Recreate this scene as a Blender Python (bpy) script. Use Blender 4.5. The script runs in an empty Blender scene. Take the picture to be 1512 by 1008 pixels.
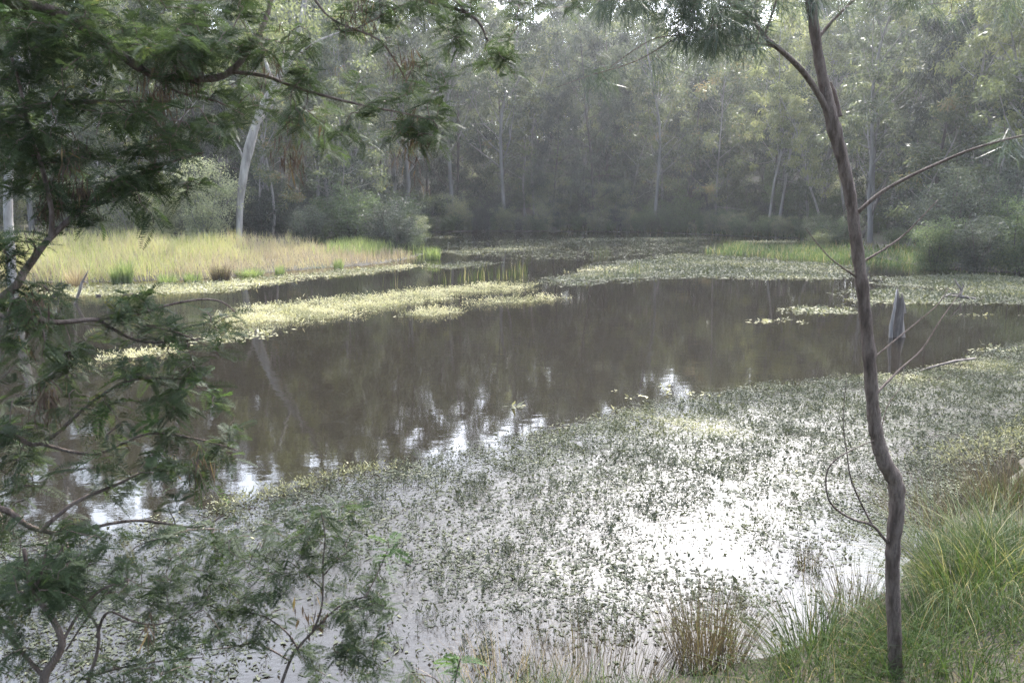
import bpy, math, random
import numpy as np
from mathutils import Vector

SC = bpy.context.scene
COL = SC.collection
R = math.radians
rng = np.random.default_rng(11)
random.seed(11)

# ------------------------------------------------------------------ camera mapping
CAMH, FPX, PITCH = 3.0, 1210.0, math.atan2(224, 1210)
CP, SP = math.cos(PITCH), math.sin(PITCH)

def ray(px, py):
    u, v = (px - 756) / FPX, (504 - py) / FPX
    return np.array([u, CP + v * SP, -SP + v * CP])

def P(px, py, D):
    d = ray(px, py)
    return np.array([0, 0, CAMH]) + d * (D / d[1])

def W(px, py, z=0.0):
    d = ray(px, py)
    return np.array([0, 0, CAMH]) + d * ((z - CAMH) / d[2])

def to_px(p):
    v = np.asarray(p, float) - np.array([0, 0, CAMH])
    f = v[1] * CP - v[2] * SP
    up = v[1] * SP + v[2] * CP
    return 756 + FPX * v[0] / f, 504 - FPX * up / f

SUN_AZ, SUN_EL = R(17), R(42)
SUN = np.array([math.sin(SUN_AZ) * math.cos(SUN_EL), math.cos(SUN_AZ) * math.cos(SUN_EL), math.sin(SUN_EL)])

# ------------------------------------------------------------------ mesh helpers
def mesh_np(name, verts, quads=None, tris=None, tint=None, smooth=False):
    me = bpy.data.meshes.new(name)
    verts = np.ascontiguousarray(verts, np.float32)
    nq = 0 if quads is None else len(quads)
    nt = 0 if tris is None else len(tris)
    loops = []
    if nq: loops.append(np.asarray(quads, np.int32).ravel())
    if nt: loops.append(np.asarray(tris, np.int32).ravel())
    lp = np.concatenate(loops)
    starts = np.concatenate([np.arange(nq, dtype=np.int32) * 4, nq * 4 + np.arange(nt, dtype=np.int32) * 3])
    me.vertices.add(len(verts)); me.vertices.foreach_set('co', verts.ravel())
    me.loops.add(len(lp)); me.loops.foreach_set('vertex_index', lp)
    me.polygons.add(nq + nt); me.polygons.foreach_set('loop_start', starts)
    if smooth: me.polygons.foreach_set('use_smooth', np.ones(nq + nt, bool))
    if tint is not None:
        a = me.attributes.new('tint', 'FLOAT', 'FACE')
        a.data.foreach_set('value', np.asarray(tint, np.float32))
    me.update(calc_edges=True)
    return me

def link(name, me, mat=None, parent=None):
    o = bpy.data.objects.new(name, me)
    COL.objects.link(o)
    if mat is not None and me is not None and not me.materials: me.materials.append(mat)
    if parent is not None: o.parent = parent
    return o

def empty(name, loc=(0, 0, 0), rz=0.0):
    o = bpy.data.objects.new(name, None)
    o.empty_display_size = 0.3
    COL.objects.link(o); o.location = [float(c) for c in loc]; o.rotation_euler = (0, 0, rz)
    return o

def tag(o, label=None, cat=None, group=None, kind=None):
    for k, v in (('label', label), ('category', cat), ('group', group), ('kind', kind)):
        if v: o[k] = v
    return o

def unit(v):
    v = np.asarray(v, float)
    return v / np.maximum(np.linalg.norm(v, axis=-1, keepdims=True), 1e-9)

class Tubes:
    """collects tapered tubes swept along polylines"""
    def __init__(s): s.v, s.q, s.n = [], [], 0
    def add(s, pts, rad, k=6, lump=0.0, close=True):
        pts = np.asarray(pts, float); n = len(pts)
        rad = np.broadcast_to(np.asarray(rad, float), (n,))
        t = unit(np.gradient(pts, axis=0))
        up = np.array([0, 0, 1.0]) if abs(t[0][2]) < 0.9 else np.array([1.0, 0, 0])
        a = unit(np.cross(t, up)); b = np.cross(t, a)
        for i in range(1, n):            # keep the frame from flipping
            ai = a[i - 1] - t[i] * np.dot(a[i - 1], t[i])
            a[i] = ai / max(np.linalg.norm(ai), 1e-9); b[i] = np.cross(t[i], a[i])
        th = np.arange(k) * 2 * np.pi / k
        rr = rad[:, None] * (1 + lump * rng.normal(size=(n, k)))
        ring = pts[:, None, :] + rr[..., None] * (np.cos(th)[None, :, None] * a[:, None, :] + np.sin(th)[None, :, None] * b[:, None, :])
        s.v.append(ring.reshape(-1, 3))
        i0 = s.n + (np.arange(n - 1)[:, None] * k + np.arange(k)[None, :])
        i1 = s.n + (np.arange(n - 1)[:, None] * k + (np.arange(k)[None, :] + 1) % k)
        s.q.append(np.stack([i0, i1, i1 + k, i0 + k], -1).reshape(-1, 4))
        s.n += n * k
        if close:
            s.v.append(pts[-1:] + t[-1:] * rad[-1]); tip = s.n; s.n += 1
            e = tip - k + np.arange(k)
            s.q.append(np.stack([e, tip - k + (np.arange(k) + 1) % k, np.full(k, tip), np.full(k, tip)], -1)[:, :4])
    def mesh(s, name):
        q = np.concatenate(s.q); v = np.concatenate(s.v)
        deg = q[:, 2] == q[:, 3]
        return mesh_np(name, v, q[~deg], q[deg][:, :3] if deg.any() else None, smooth=True)

class Leaves:
    """collects diamond leaf faces"""
    def __init__(s): s.v, s.t = [], []
    def add(s, c, d, L, Wd, tint=None, side=None, belly=0.42):
        c = np.asarray(c, float); n = len(c)
        d = unit(np.broadcast_to(d, (n, 3)))
        if side is None: side = rng.normal(size=(n, 3))
        sd = unit(np.cross(d, side))
        L = np.broadcast_to(L, (n,))[:, None]; Wd = np.broadcast_to(Wd, (n,))[:, None]
        q = np.stack([c, c + d * L * belly + sd * Wd * .5, c + d * L, c + d * L * belly - sd * Wd * .5], 1)
        s.v.append(q.reshape(-1, 3))
        s.t.append(np.broadcast_to(rng.random(n) if tint is None else tint, (n,)))
    def blades(s, base, tip_dir, L, Wd, bend, tint=None, nseg=3):
        """grass blades: strips of nseg quads arching over"""
        base = np.asarray(base, float); n = len(base)
        d = unit(np.broadcast_to(tip_dir, (n, 3)).copy())
        L = np.broadcast_to(L, (n,)); Wd = np.broadcast_to(Wd, (n,)); bend = np.broadcast_to(bend, (n,))
        hor = d * [1, 1, 0] + rng.normal(0, .08, (n, 3)) * [1, 1, 0]; hor = unit(hor)
        sd = unit(np.cross(hor, [0, 0, 1.0]) + rng.normal(0, .5, (n, 3)) * [1, 1, .1])
        t = np.linspace(0, 1, nseg + 1)
        pts = base[:, None] + d[:, None] * (L[:, None] * t)[..., None] + hor[:, None] * ((L * bend)[:, None] * t ** 2)[..., None]
        pts[..., 2] -= (L * bend * .55)[:, None] * t ** 2.4
        w = (Wd[:, None] * (1 - .85 * t ** 1.3)) * .5
        a, b = pts - sd[:, None] * w[..., None], pts + sd[:, None] * w[..., None]
        tt = rng.random(n) if tint is None else np.broadcast_to(tint, (n,))
        for k in range(nseg):
            s.v.append(np.stack([a[:, k], b[:, k], b[:, k + 1], a[:, k + 1]], 1).reshape(-1, 3))
            s.t.append(tt)
    def mesh(s, name):
        v = np.concatenate(s.v); t = np.concatenate(s.t)
        return mesh_np(name, v, np.arange(len(v), dtype=np.int32).reshape(-1, 4), tint=t)

def crown_mesh(name, lv, tb, origin, leaf, bark):
    """foliage and the thin twigs that carry it, as one crown mesh with two materials"""
    v = np.concatenate(lv.v) - origin; t = np.concatenate(lv.t); n = len(v)
    q1 = np.arange(n, dtype=np.int32).reshape(-1, 4)
    q = np.concatenate(tb.q); deg = q[:, 2] == q[:, 3]
    me = mesh_np(name, np.concatenate([v, np.concatenate(tb.v) - origin]), np.concatenate([q1, q[~deg] + n]), q[deg][:, :3] + n,
                 np.concatenate([t, np.zeros(len(q))]))
    mi = np.zeros(len(me.polygons), np.int32); mi[len(q1):] = 1
    me.materials.append(M[leaf]); me.materials.append(M[bark])
    me.polygons.foreach_set('material_index', mi); me.update()
    return me

# ------------------------------------------------------------------ materials
def new_mat(name):
    m = bpy.data.materials.new(name); m.use_nodes = True
    nt = m.node_tree; nt.nodes.clear()
    return m, nt, nt.nodes.new, nt.links.new

def ramp(nt, stops, interp='LINEAR'):
    r = nt.nodes.new('ShaderNodeValToRGB'); r.color_ramp.interpolation = interp
    e = r.color_ramp.elements
    while len(e) > 1: e.remove(e[-1])
    e[0].position, e[0].color = stops[0][0], (*stops[0][1], 1)
    for p, c in stops[1:]:
        x = e.new(p); x.color = (*c, 1)
    return r

def leaf_mat(name, stops, trans=0.4, rough=0.5, spec=0.35, objvar=0.5, boost=1.5):
    m, nt, N, Lk = new_mat(name)
    at = N('ShaderNodeAttribute'); at.attribute_name = 'tint'
    oi = N('ShaderNodeObjectInfo')
    ma = N('ShaderNodeMath'); ma.operation = 'MULTIPLY_ADD'; ma.inputs[1].default_value = objvar; ma.inputs[2].default_value = -objvar / 2
    Lk(oi.outputs['Random'], ma.inputs[0])
    ad = N('ShaderNodeMath'); ad.operation = 'ADD'; Lk(at.outputs['Fac'], ad.inputs[0]); Lk(ma.outputs[0], ad.inputs[1])
    r = ramp(nt, stops); Lk(ad.outputs[0], r.inputs[0])
    pb = N('ShaderNodeBsdfPrincipled'); pb.inputs['Roughness'].default_value = rough
    pb.inputs['Specular IOR Level'].default_value = spec
    Lk(r.outputs[0], pb.inputs['Base Color'])
    tr = N('ShaderNodeBsdfTranslucent')
    mx = N('ShaderNodeMix'); mx.data_type = 'RGBA'; mx.blend_type = 'MULTIPLY'; mx.inputs[0].default_value = 1
    mx.inputs[7].default_value = (boost * 1.0, boost * 1.02, boost * .7, 1)
    Lk(r.outputs[0], mx.inputs[6]); Lk(mx.outputs[2], tr.inputs['Color'])
    ms = N('ShaderNodeMixShader'); ms.inputs[0].default_value = trans
    Lk(pb.outputs[0], ms.inputs[1]); Lk(tr.outputs[0], ms.inputs[2])
    o = N('ShaderNodeOutputMaterial'); Lk(ms.outputs[0], o.inputs['Surface'])
    return m

def bark_mat(name, stops, scale=3.0, rough=0.85, stretch=0.18, bump=0.4):
    m, nt, N, Lk = new_mat(name)
    tc = N('ShaderNodeTexCoord'); mp = N('ShaderNodeMapping'); mp.inputs['Scale'].default_value = (1, 1, stretch)
    Lk(tc.outputs['Object'], mp.inputs[0])
    n1 = N('ShaderNodeTexNoise'); n1.inputs['Scale'].default_value = scale; n1.inputs['Detail'].default_value = 6
    n1.inputs['Roughness'].default_value = .65
    Lk(mp.outputs[0], n1.inputs['Vector'])
    r = ramp(nt, stops); Lk(n1.outputs[0], r.inputs[0])
    n2 = N('ShaderNodeTexNoise'); n2.inputs['Scale'].default_value = scale * 9; n2.inputs['Detail'].default_value = 4
    Lk(mp.outputs[0], n2.inputs['Vector'])
    bp = N('ShaderNodeBump'); bp.inputs['Strength'].default_value = bump; bp.inputs['Distance'].default_value = .01
    Lk(n2.outputs[0], bp.inputs['Height'])
    pb = N('ShaderNodeBsdfPrincipled'); pb.inputs['Roughness'].default_value = rough; pb.inputs['Specular IOR Level'].default_value = .25
    Lk(r.outputs[0], pb.inputs['Base Color']); Lk(bp.outputs[0], pb.inputs['Normal'])
    o = N('ShaderNodeOutputMaterial'); Lk(pb.outputs[0], o.inputs['Surface'])
    return m

M = {}
M['gum_leaf'] = leaf_mat('gum_leaf', [(0, (.045, .055, .042)), (.5, (.085, .10, .07)), (.85, (.145, .16, .095)), (1, (.22, .22, .13))], .5, .42, .3)
M['gum_leaf_bright'] = leaf_mat('gum_leaf_bright', [(0, (.08, .095, .055)), (.5, (.155, .17, .085)), (1, (.26, .26, .135))], .52, .42, .3)
M['grey_leaf'] = leaf_mat('grey_leaf', [(0, (.09, .10, .07)), (.5, (.18, .19, .125)), (1, (.32, .32, .21))], .5, .45, .4)
M['silver_leaf_lit'] = leaf_mat('silver_leaf_lit', [(0, (.20, .215, .15)), (.5, (.33, .34, .235)), (1, (.46, .46, .32))], .5, .5, .3, 0)  # silvery foliage, lightened to stand in for sun that misses these shrubs
M['dark_leaf'] = leaf_mat('dark_leaf', [(0, (.02, .027, .024)), (.6, (.055, .068, .052)), (1, (.11, .12, .08))], .36, .5, .3)
M['olive_leaf'] = leaf_mat('olive_leaf', [(0, (.05, .062, .042)), (.6, (.095, .11, .065)), (.9, (.16, .165, .09)), (1, (.2, .15, .09))], .46, .42, .3)
M['green_shrub'] = leaf_mat('green_shrub', [(0, (.036, .052, .032)), (.5, (.08, .108, .055)), (1, (.15, .18, .085))], .44, .5, .28)
M['wattle_leaf'] = leaf_mat('wattle_leaf', [(0, (.026, .038, .02)), (.6, (.05, .073, .032)), (.9, (.08, .105, .046)), (1, (.17, .15, .055))], .46, .6, .18, 0, 1.3)
M['wattle_fresh'] = leaf_mat('wattle_fresh', [(0, (.035, .065, .022)), (1, (.075, .125, .038))], .38, .6, .2, 0)
M['dry_leaf'] = leaf_mat('dry_leaf', [(0, (.055, .036, .03)), (.7, (.10, .068, .048)), (1, (.19, .135, .06))], .18, .6, .2, 0)
M['needle'] = leaf_mat('needle', [(0, (.035, .05, .04)), (1, (.075, .095, .06))], .3, .45, .4, 0)
M['reed'] = leaf_mat('reed', [(0, (.27, .215, .17)), (.25, (.36, .30, .22)), (.5, (.38, .355, .185)), (.8, (.34, .345, .15)), (1, (.2, .25, .08))], .38, .6, .2, 0, 1.2)
M['green_reed'] = leaf_mat('green_reed', [(0, (.09, .125, .05)), (.6, (.15, .19, .075)), (1, (.27, .29, .14))], .42, .5, .3, .1)
M['spit_grass'] = leaf_mat('spit_grass', [(0, (.05, .085, .03)), (.6, (.085, .125, .045)), (.85, (.15, .16, .07)), (1, (.25, .21, .12))], .38, .5, .3, .1)
M['straw'] = leaf_mat('straw', [(0, (.22, .15, .10)), (.5, (.34, .26, .18)), (1, (.46, .38, .25))], .35, .6, .25, .1, 1.1)
M['rush'] = leaf_mat('rush', [(0, (.045, .035, .028)), (.55, (.095, .07, .045)), (.85, (.16, .12, .07)), (1, (.11, .13, .045))], .25, .6, .3, .1, 1.1)
M['grass'] = leaf_mat('grass', [(0, (.022, .034, .013)), (.45, (.036, .06, .018)), (.72, (.062, .09, .024)), (.86, (.115, .092, .045)), (1, (.24, .19, .10))], .34, .7, .08, .1)
M['tussock'] = leaf_mat('tussock', [(0, (.03, .055, .015)), (.6, (.055, .08, .022)), (.82, (.11, .11, .045)), (1, (.3, .26, .15))], .4, .6, .14, .1)
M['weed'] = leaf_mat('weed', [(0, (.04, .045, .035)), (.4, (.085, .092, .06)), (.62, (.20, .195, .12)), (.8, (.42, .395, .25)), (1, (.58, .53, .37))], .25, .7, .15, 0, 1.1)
M['scum'] = leaf_mat('scum', [(0, (.14, .15, .07)), (.5, (.24, .25, .10)), (1, (.38, .37, .16))], .1, .6, .2, 0)
M['bark_pale'] = bark_mat('bark_pale', [(.3, (.12, .105, .095)), (.48, (.26, .24, .22)), (.7, (.42, .39, .355))], 3.2)
M['bark_grey'] = bark_mat('bark_grey', [(.3, (.11, .10, .093)), (.55, (.22, .205, .19)), (.75, (.36, .335, .31))], 2.5)
M['bark_dark'] = bark_mat('bark_dark', [(.3, (.05, .042, .038)), (.55, (.09, .075, .066)), (.75, (.15, .125, .11))], 3)
M['bark_wattle'] = bark_mat('bark_wattle', [(.28, (.028, .02, .016)), (.44, (.09, .064, .052)), (.56, (.16, .122, .102)), (.64, (.08, .058, .048)), (.74, (.3, .265, .235))], 26, .85, .22, 1.0)
M['dead_wood'] = bark_mat('dead_wood', [(.3, (.05, .042, .036)), (.5, (.12, .10, .088)), (.7, (.26, .23, .2))], 7, .9, .12, .9)

# ground
m, nt, N, Lk = new_mat('forest_soil')
tc = N('ShaderNodeTexCoord')
n1 = N('ShaderNodeTexNoise'); n1.inputs['Scale'].default_value = .35; n1.inputs['Detail'].default_value = 8
n2 = N('ShaderNodeTexNoise'); n2.inputs['Scale'].default_value = 14; n2.inputs['Detail'].default_value = 8
Lk(tc.outputs['Object'], n1.inputs['Vector']); Lk(tc.outputs['Object'], n2.inputs['Vector'])
r1 = ramp(nt, [(.35, (.026, .022, .016)), (.5, (.05, .041, .028)), (.62, (.042, .048, .022))]); Lk(n1.outputs[0], r1.inputs[0])
r2 = ramp(nt, [(.3, (.5, .5, .5)), (.7, (1.4, 1.35, 1.2))]); Lk(n2.outputs[0], r2.inputs[0])
mx = N('ShaderNodeMix'); mx.data_type = 'RGBA'; mx.blend_type = 'MULTIPLY'; mx.inputs[0].default_value = 1
Lk(r1.outputs[0], mx.inputs[6]); Lk(r2.outputs[0], mx.inputs[7])
bp = N('ShaderNodeBump'); bp.inputs['Strength'].default_value = .8; bp.inputs['Distance'].default_value = .05; Lk(n2.outputs[0], bp.inputs['Height'])
pb = N('ShaderNodeBsdfPrincipled'); pb.inputs['Roughness'].default_value = .95; Lk(mx.outputs[2], pb.inputs['Base Color']); Lk(bp.outputs[0], pb.inputs['Normal'])
o = N('ShaderNodeOutputMaterial'); Lk(pb.outputs[0], o.inputs['Surface'])
M['soil'] = m

# water: murky, with calm and weed-ruffled stretches (vertex attribute "ruffle")
m, nt, N, Lk = new_mat('pond_water')
tc = N('ShaderNodeTexCoord')
at = N('ShaderNodeAttribute'); at.attribute_name = 'ruffle'
mp = N('ShaderNodeMapping'); mp.inputs['Scale'].default_value = (1.0, 1.6, 1); Lk(tc.outputs['Object'], mp.inputs[0])
n1 = N('ShaderNodeTexNoise'); n1.inputs['Scale'].default_value = 2.2; n1.inputs['Detail'].default_value = 3; Lk(mp.outputs[0], n1.inputs['Vector'])
n2 = N('ShaderNodeTexNoise'); n2.inputs['Scale'].default_value = 16; n2.inputs['Detail'].default_value = 4; Lk(mp.outputs[0], n2.inputs['Vector'])
b1 = N('ShaderNodeBump'); b1.inputs['Strength'].default_value = .12; b1.inputs['Distance'].default_value = .012; Lk(n1.outputs[0], b1.inputs['Height'])
b2 = N('ShaderNodeBump'); b2.inputs['Distance'].default_value = .012
ms = N('ShaderNodeMath'); ms.operation = 'MULTIPLY_ADD'; ms.inputs[1].default_value = .5; ms.inputs[2].default_value = .015; Lk(at.outputs['Fac'], ms.inputs[0])
Lk(ms.outputs[0], b2.inputs['Strength']); Lk(n2.outputs[0], b2.inputs['Height']); Lk(b1.outputs[0], b2.inputs['Normal'])
mr = N('ShaderNodeMath'); mr.operation = 'MULTIPLY_ADD'; mr.inputs[1].default_value = .32; mr.inputs[2].default_value = .012; Lk(at.outputs['Fac'], mr.inputs[0])
pb = N('ShaderNodeBsdfPrincipled'); pb.inputs['IOR'].default_value = 1.333
pb.inputs['Base Color'].default_value = (.012, .0098, .007, 1)
Lk(mr.outputs[0], pb.inputs['Roughness']); Lk(b2.outputs[0], pb.inputs['Normal'])
o = N('ShaderNodeOutputMaterial'); Lk(pb.outputs[0], o.inputs['Surface'])
M['water'] = m

# ------------------------------------------------------------------ pond outline and terrain
def wpts(l): return [tuple(W(a, b)[:2]) for a, b in l]
SHORE = ([(6.3, 9.6)] + wpts([(1500, 705), (1400, 765), (1340, 830), (1290, 885), (1180, 955), (1040, 1000)])
         + [(.2, 4.45), (-1.2, 4.2), (-3.2, 4.1), (-6, 5), (-9.5, 8.5), (-13, 14), (-17.5, 20), (-18.5, 25)]
         + wpts([(40, 417), (120, 418), (240, 414), (330, 411), (400, 402), (470, 396), (545, 391), (600, 383), (625, 375), (600, 367), (575, 357), (560, 349)])
         + wpts([(600, 344), (690, 342), (770, 341.5), (860, 342), (940, 343), (1010, 345), (1070, 348), (1175, 352), (1240, 366), (1290, 381), (1350, 393), (1440, 401), (1512, 404), (1570, 412)])
         + [(17.5, 21), (14.5, 16), (9.5, 11.5)])
SHORE = np.array(SHORE)

def resample(poly, n):
    p = np.vstack([poly, poly[:1]]); d = np.r_[0, np.cumsum(np.linalg.norm(np.diff(p, axis=0), axis=1))]
    s = np.linspace(0, d[-1], n, endpoint=False)
    return np.c_[np.interp(s, d, p[:, 0]), np.interp(s, d, p[:, 1])]

def inside(poly, x, y):
    c = np.zeros(x.shape, bool); j = len(poly) - 1
    for i in range(len(poly)):
        xi, yi = poly[i]; xj, yj = poly[j]
        with np.errstate(divide='ignore', invalid='ignore'):
            hit = ((yi > y) != (yj > y)) & (x < (xj - xi) * (y - yi) / (yj - yi + 1e-12) + xi)
        c ^= hit; j = i
    return c

def sdist(poly, x, y):
    """signed distance, positive outside"""
    x = np.asarray(x, float); y = np.asarray(y, float)
    d = np.full(x.shape, 1e9); n = len(poly)
    for i in range(n):
        a, b = poly[i], poly[(i + 1) % n]; ab = b - a
        t = np.clip(((x - a[0]) * ab[0] + (y - a[1]) * ab[1]) / max(ab @ ab, 1e-9), 0, 1)
        d = np.minimum(d, np.hypot(x - a[0] - t * ab[0], y - a[1] - t * ab[1]))
    return np.where(inside(poly, x, y), -d, d)

def ground_z(x, y):
    x = np.asarray(x, float); y = np.asarray(y, float)
    d = sdist(SHORE, x, y)
    near = 1 / (1 + np.exp((y - 9.5) / .8))
    slope = .055 + .24 * near
    land = .03 + slope * np.minimum(d, 5 + 25 * (1 - near)) + .03 * np.sin(x * 1.3) * np.sin(y * 1.1) * np.clip(d, 0, 1)
    land += np.clip((y - 66) * .10, 0, 14)
    lake = -.04 + np.maximum(d * .25, -.7)
    return np.where(d > 0, land, lake)

gx = np.unique(np.concatenate([np.linspace(-9, 12, 85), np.linspace(-45, 45, 91), np.linspace(-140, 140, 57), [-1500, -700, -350, 350, 700, 1500]]))
gy = np.unique(np.concatenate([np.linspace(0, 14, 71), np.linspace(14, 64, 76), np.linspace(64, 150, 30), np.linspace(-40, 0, 21), [-1500, -600, -200, -90, 220, 400, 800, 1500]]))
X, Y = np.meshgrid(gx, gy)
Z = ground_z(X, Y)
nx, ny = len(gx), len(gy)
idx = np.arange(nx * ny).reshape(ny, nx)
quads = np.stack([idx[:-1, :-1], idx[:-1, 1:], idx[1:, 1:], idx[1:, :-1]], -1).reshape(-1, 4)
tag(link('ground', mesh_np('ground', np.c_[X.ravel(), Y.ravel(), Z.ravel()], quads, smooth=True), M['soil']), kind='structure')

NEAR_MAT = np.array(wpts([(240, 760), (330, 735), (430, 712), (560, 682), (680, 655), (760, 640), (840, 618), (960, 590), (1100, 566), (1250, 552),
                          (1330, 547), (1400, 532), (1450, 515), (1512, 503), (1600, 500)]) + [(12, 11.5), (6.0, 9.1)]
                    + wpts([(1430, 745), (1340, 820), (1280, 880), (1180, 950), (1040, 1000)]) + [(.2, 4.4), (-1.2, 4.2), (-3.2, 4.2), (-5, 5)] + wpts([(-60, 800), (120, 775)]))

wx = np.linspace(-22, 34, 180); wy = np.linspace(3, 62, 190)
X, Y = np.meshgrid(wx, wy)
idx = np.arange(X.size).reshape(X.shape)
quads = np.stack([idx[:-1, :-1], idx[:-1, 1:], idx[1:, 1:], idx[1:, :-1]], -1).reshape(-1, 4)
me = mesh_np('pond_water', np.c_[X.ravel(), Y.ravel(), np.zeros(X.size)], quads, smooth=True)
a = me.attributes.new('ruffle', 'FLOAT', 'POINT')
ruf = np.clip(-.1 - sdist(NEAR_MAT, X, Y).ravel() / 1.3, 0, 1)
a.data.foreach_set('value', ruf.astype(np.float32))
tag(link('pond_water', me, M['water']), kind='structure')

# ------------------------------------------------------------------ woodland trees
def noise_path(p0, d0, L, n, wob, up=0.0):
    pts = [np.array(p0, float)]; d = unit(d0)
    for i in range(n):
        d = unit(d + rng.normal(0, wob, 3) + np.array([0, 0, up]))
        pts.append(pts[-1] + d * L / n)
    return np.array(pts)

def clump(lv, c, r, n, L, Wd, droop, flat=.75, tint0=0.0):
    u = rng.normal(size=(n, 3)); u = unit(u) * (rng.random(n) ** .45)[:, None]
    pos = c + u * r * np.array([1, 1, flat])
    d = rng.normal(size=(n, 3)) * .75 + np.array([0, 0, -droop]) + u * .5
    t = np.clip(rng.normal(.42 + tint0, .18, n), 0, 1)
    lv.add(pos, d, L * rng.uniform(.7, 1.25, n), Wd * rng.uniform(.7, 1.2, n), t)

def tree_meshes(name, H, r0, cb, nb, blen, nleaf, L, Wd, droop, lean=.03, kink=.05, el=(.5, 1.1), cr=(.5, .9), flat=.75, dead=False):
    tb, lv = Tubes(), Leaves()
    n = 11
    d0 = np.array([rng.normal(0, lean), rng.normal(0, lean), 1])
    tr = noise_path((0, 0, -.25), d0, H + .25, n, kink * .6, .02)
    rr = r0 * (1 - .82 * np.linspace(0, 1, n + 1) ** 1.1); rr[0] *= 1.25
    tb.add(tr, rr, 7)
    az = rng.random() * 6.28
    for b in range(nb):
        f = cb + (1 - cb) * (b + rng.random() * .8) / nb
        f = min(f, .985)
        i = f * n; k = int(i); base = tr[k] + (tr[min(k + 1, n)] - tr[k]) * (i - k)
        az += 2.4 + rng.normal(0, .5)
        e = rng.uniform(*el)
        s = blen * H * (1.05 - .62 * max(0, (f - .45) / .55)) * rng.uniform(.7, 1.25)
        br = noise_path(base, (math.cos(az) * math.cos(e), math.sin(az) * math.cos(e), math.sin(e)), s, 5, .14, .03)
        rb = rr[k] * .48 * np.linspace(1, .25, 6)
        tb.add(br, rb, 4)
        ends = [(br[-1], 1.0)]
        for q in range(3 if not dead else 2):
            j = rng.integers(2, 5)
            dd = unit(br[j] - br[j - 1]) + rng.normal(0, .55, 3) + np.array([0, 0, .15])
            sb = noise_path(br[j], dd, s * rng.uniform(.3, .55), 3, .2, .02)
            tb.add(sb, rb[j] * .6 * np.linspace(1, .3, 4), 3)
            ends.append((sb[-1], .9))
            if dead:
                tb.add(noise_path(sb[2], dd + rng.normal(0, .6, 3), s * .25, 2, .2), rb[j] * .3 * np.linspace(1, .4, 3), 3)
        if not dead:
            tint = rng.normal(0, .12)
            for c, sc in ends:
                clump(lv, c, sc * rng.uniform(*cr), int(nleaf * rng.uniform(.6, 1.3)), L, Wd, droop, flat, tint + rng.normal(0, .16))
    return tb.mesh(name + '_trunk'), (None if dead else lv.mesh(name + '_crown'))

def shrub_meshes(name, H, Wr, nst, nleaf, L, Wd, droop=.1):
    tb, lv = Tubes(), Leaves()
    for s in range(nst):
        az = rng.random() * 6.28; sp = rng.uniform(.1, 1)
        d = np.array([math.cos(az) * sp * Wr / H, math.sin(az) * sp * Wr / H, 1])
        p = noise_path((0, 0, -.1), d, H * rng.uniform(.6, 1.05), 6, .13, .02)
        tb.add(p, np.linspace(.035, .008, 7), 4)
        for j in range(1, 7):
            for q in range(2):
                dd = unit(rng.normal(0, 1, 3) * [1, 1, .35])
                e = p[j] + dd * rng.uniform(.15, .32) * Wr
                tb.add(np.array([p[j], (p[j] + e) / 2 + [0, 0, .04], e]), [.012, .008, .004], 3)
                clump(lv, e, rng.uniform(.22, .42) * min(H, 2.6) / 2, int(nleaf * rng.uniform(.6, 1.3)), L, Wd, droop, .7, rng.normal(0, .1))
    return tb.mesh(name + '_stem'), lv.mesh(name + '_foliage')

KINDS = {}
def kind(key, objname, trunk, crown, meshes, part=('trunk', 'crown')):
    KINDS[key] = dict(obj=objname, trunk=trunk, crown=crown, m=meshes, part=part)
kind('tall_gum', 'gum_tree', 'bark_grey', 'gum_leaf', [tree_meshes('tall_gum', 16 + 1.0 * i, .14, .22, 22, .21, 105, .29, .085, .8, .07, .10, cr=(.42, .72)) for i in range(4)])
kind('pale_gum', 'gum_tree', 'bark_pale', 'gum_leaf_bright', [tree_meshes('pale_gum', 14 + 2 * i, .11, .3, 18, .2, 95, .28, .082, .9, .09, .14, cr=(.4, .68)) for i in range(3)])
kind('dark_oak', 'casuarina_tree', 'bark_dark', 'dark_leaf', [tree_meshes('dark_oak', 11 + 2 * i, .11, .08, 28, .19, 120, .38, .04, 1.1, .05, .07, (.1, .8), (.4, .7), .95) for i in range(4)])
kind('slender', 'sapling', 'bark_grey', 'olive_leaf', [tree_meshes('slender', 7.5 + 1.5 * i, .06, .10, 18, .22, 85, .23, .072, .6, .1, .12, (.1, .9), (.36, .6)) for i in range(4)])
kind('bare', 'dead_tree', 'dead_wood', None, [tree_meshes('bare', 9 + i, .10, .3, 9, .3, 0, 1, 1, 1, .3, .12, (.4, 1.1), dead=True) for i in range(2)])
kind('grey_shrub', 'shrub', 'bark_grey', 'grey_leaf', [shrub_meshes('grey_shrub', 3.4, 2.0, 13, 75, .11, .042) for i in range(2)], ('stem', 'foliage'))
kind('dark_shrub', 'shrub', 'bark_dark', 'dark_leaf', [shrub_meshes('dark_shrub', 3.2, 1.8, 13, 75, .14, .036) for i in range(2)], ('stem', 'foliage'))
kind('green_shrub', 'shrub', 'bark_dark', 'green_shrub', [shrub_meshes('green_shrub', 2.8, 1.7, 13, 75, .12, .042) for i in range(3)], ('stem', 'foliage'))

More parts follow.
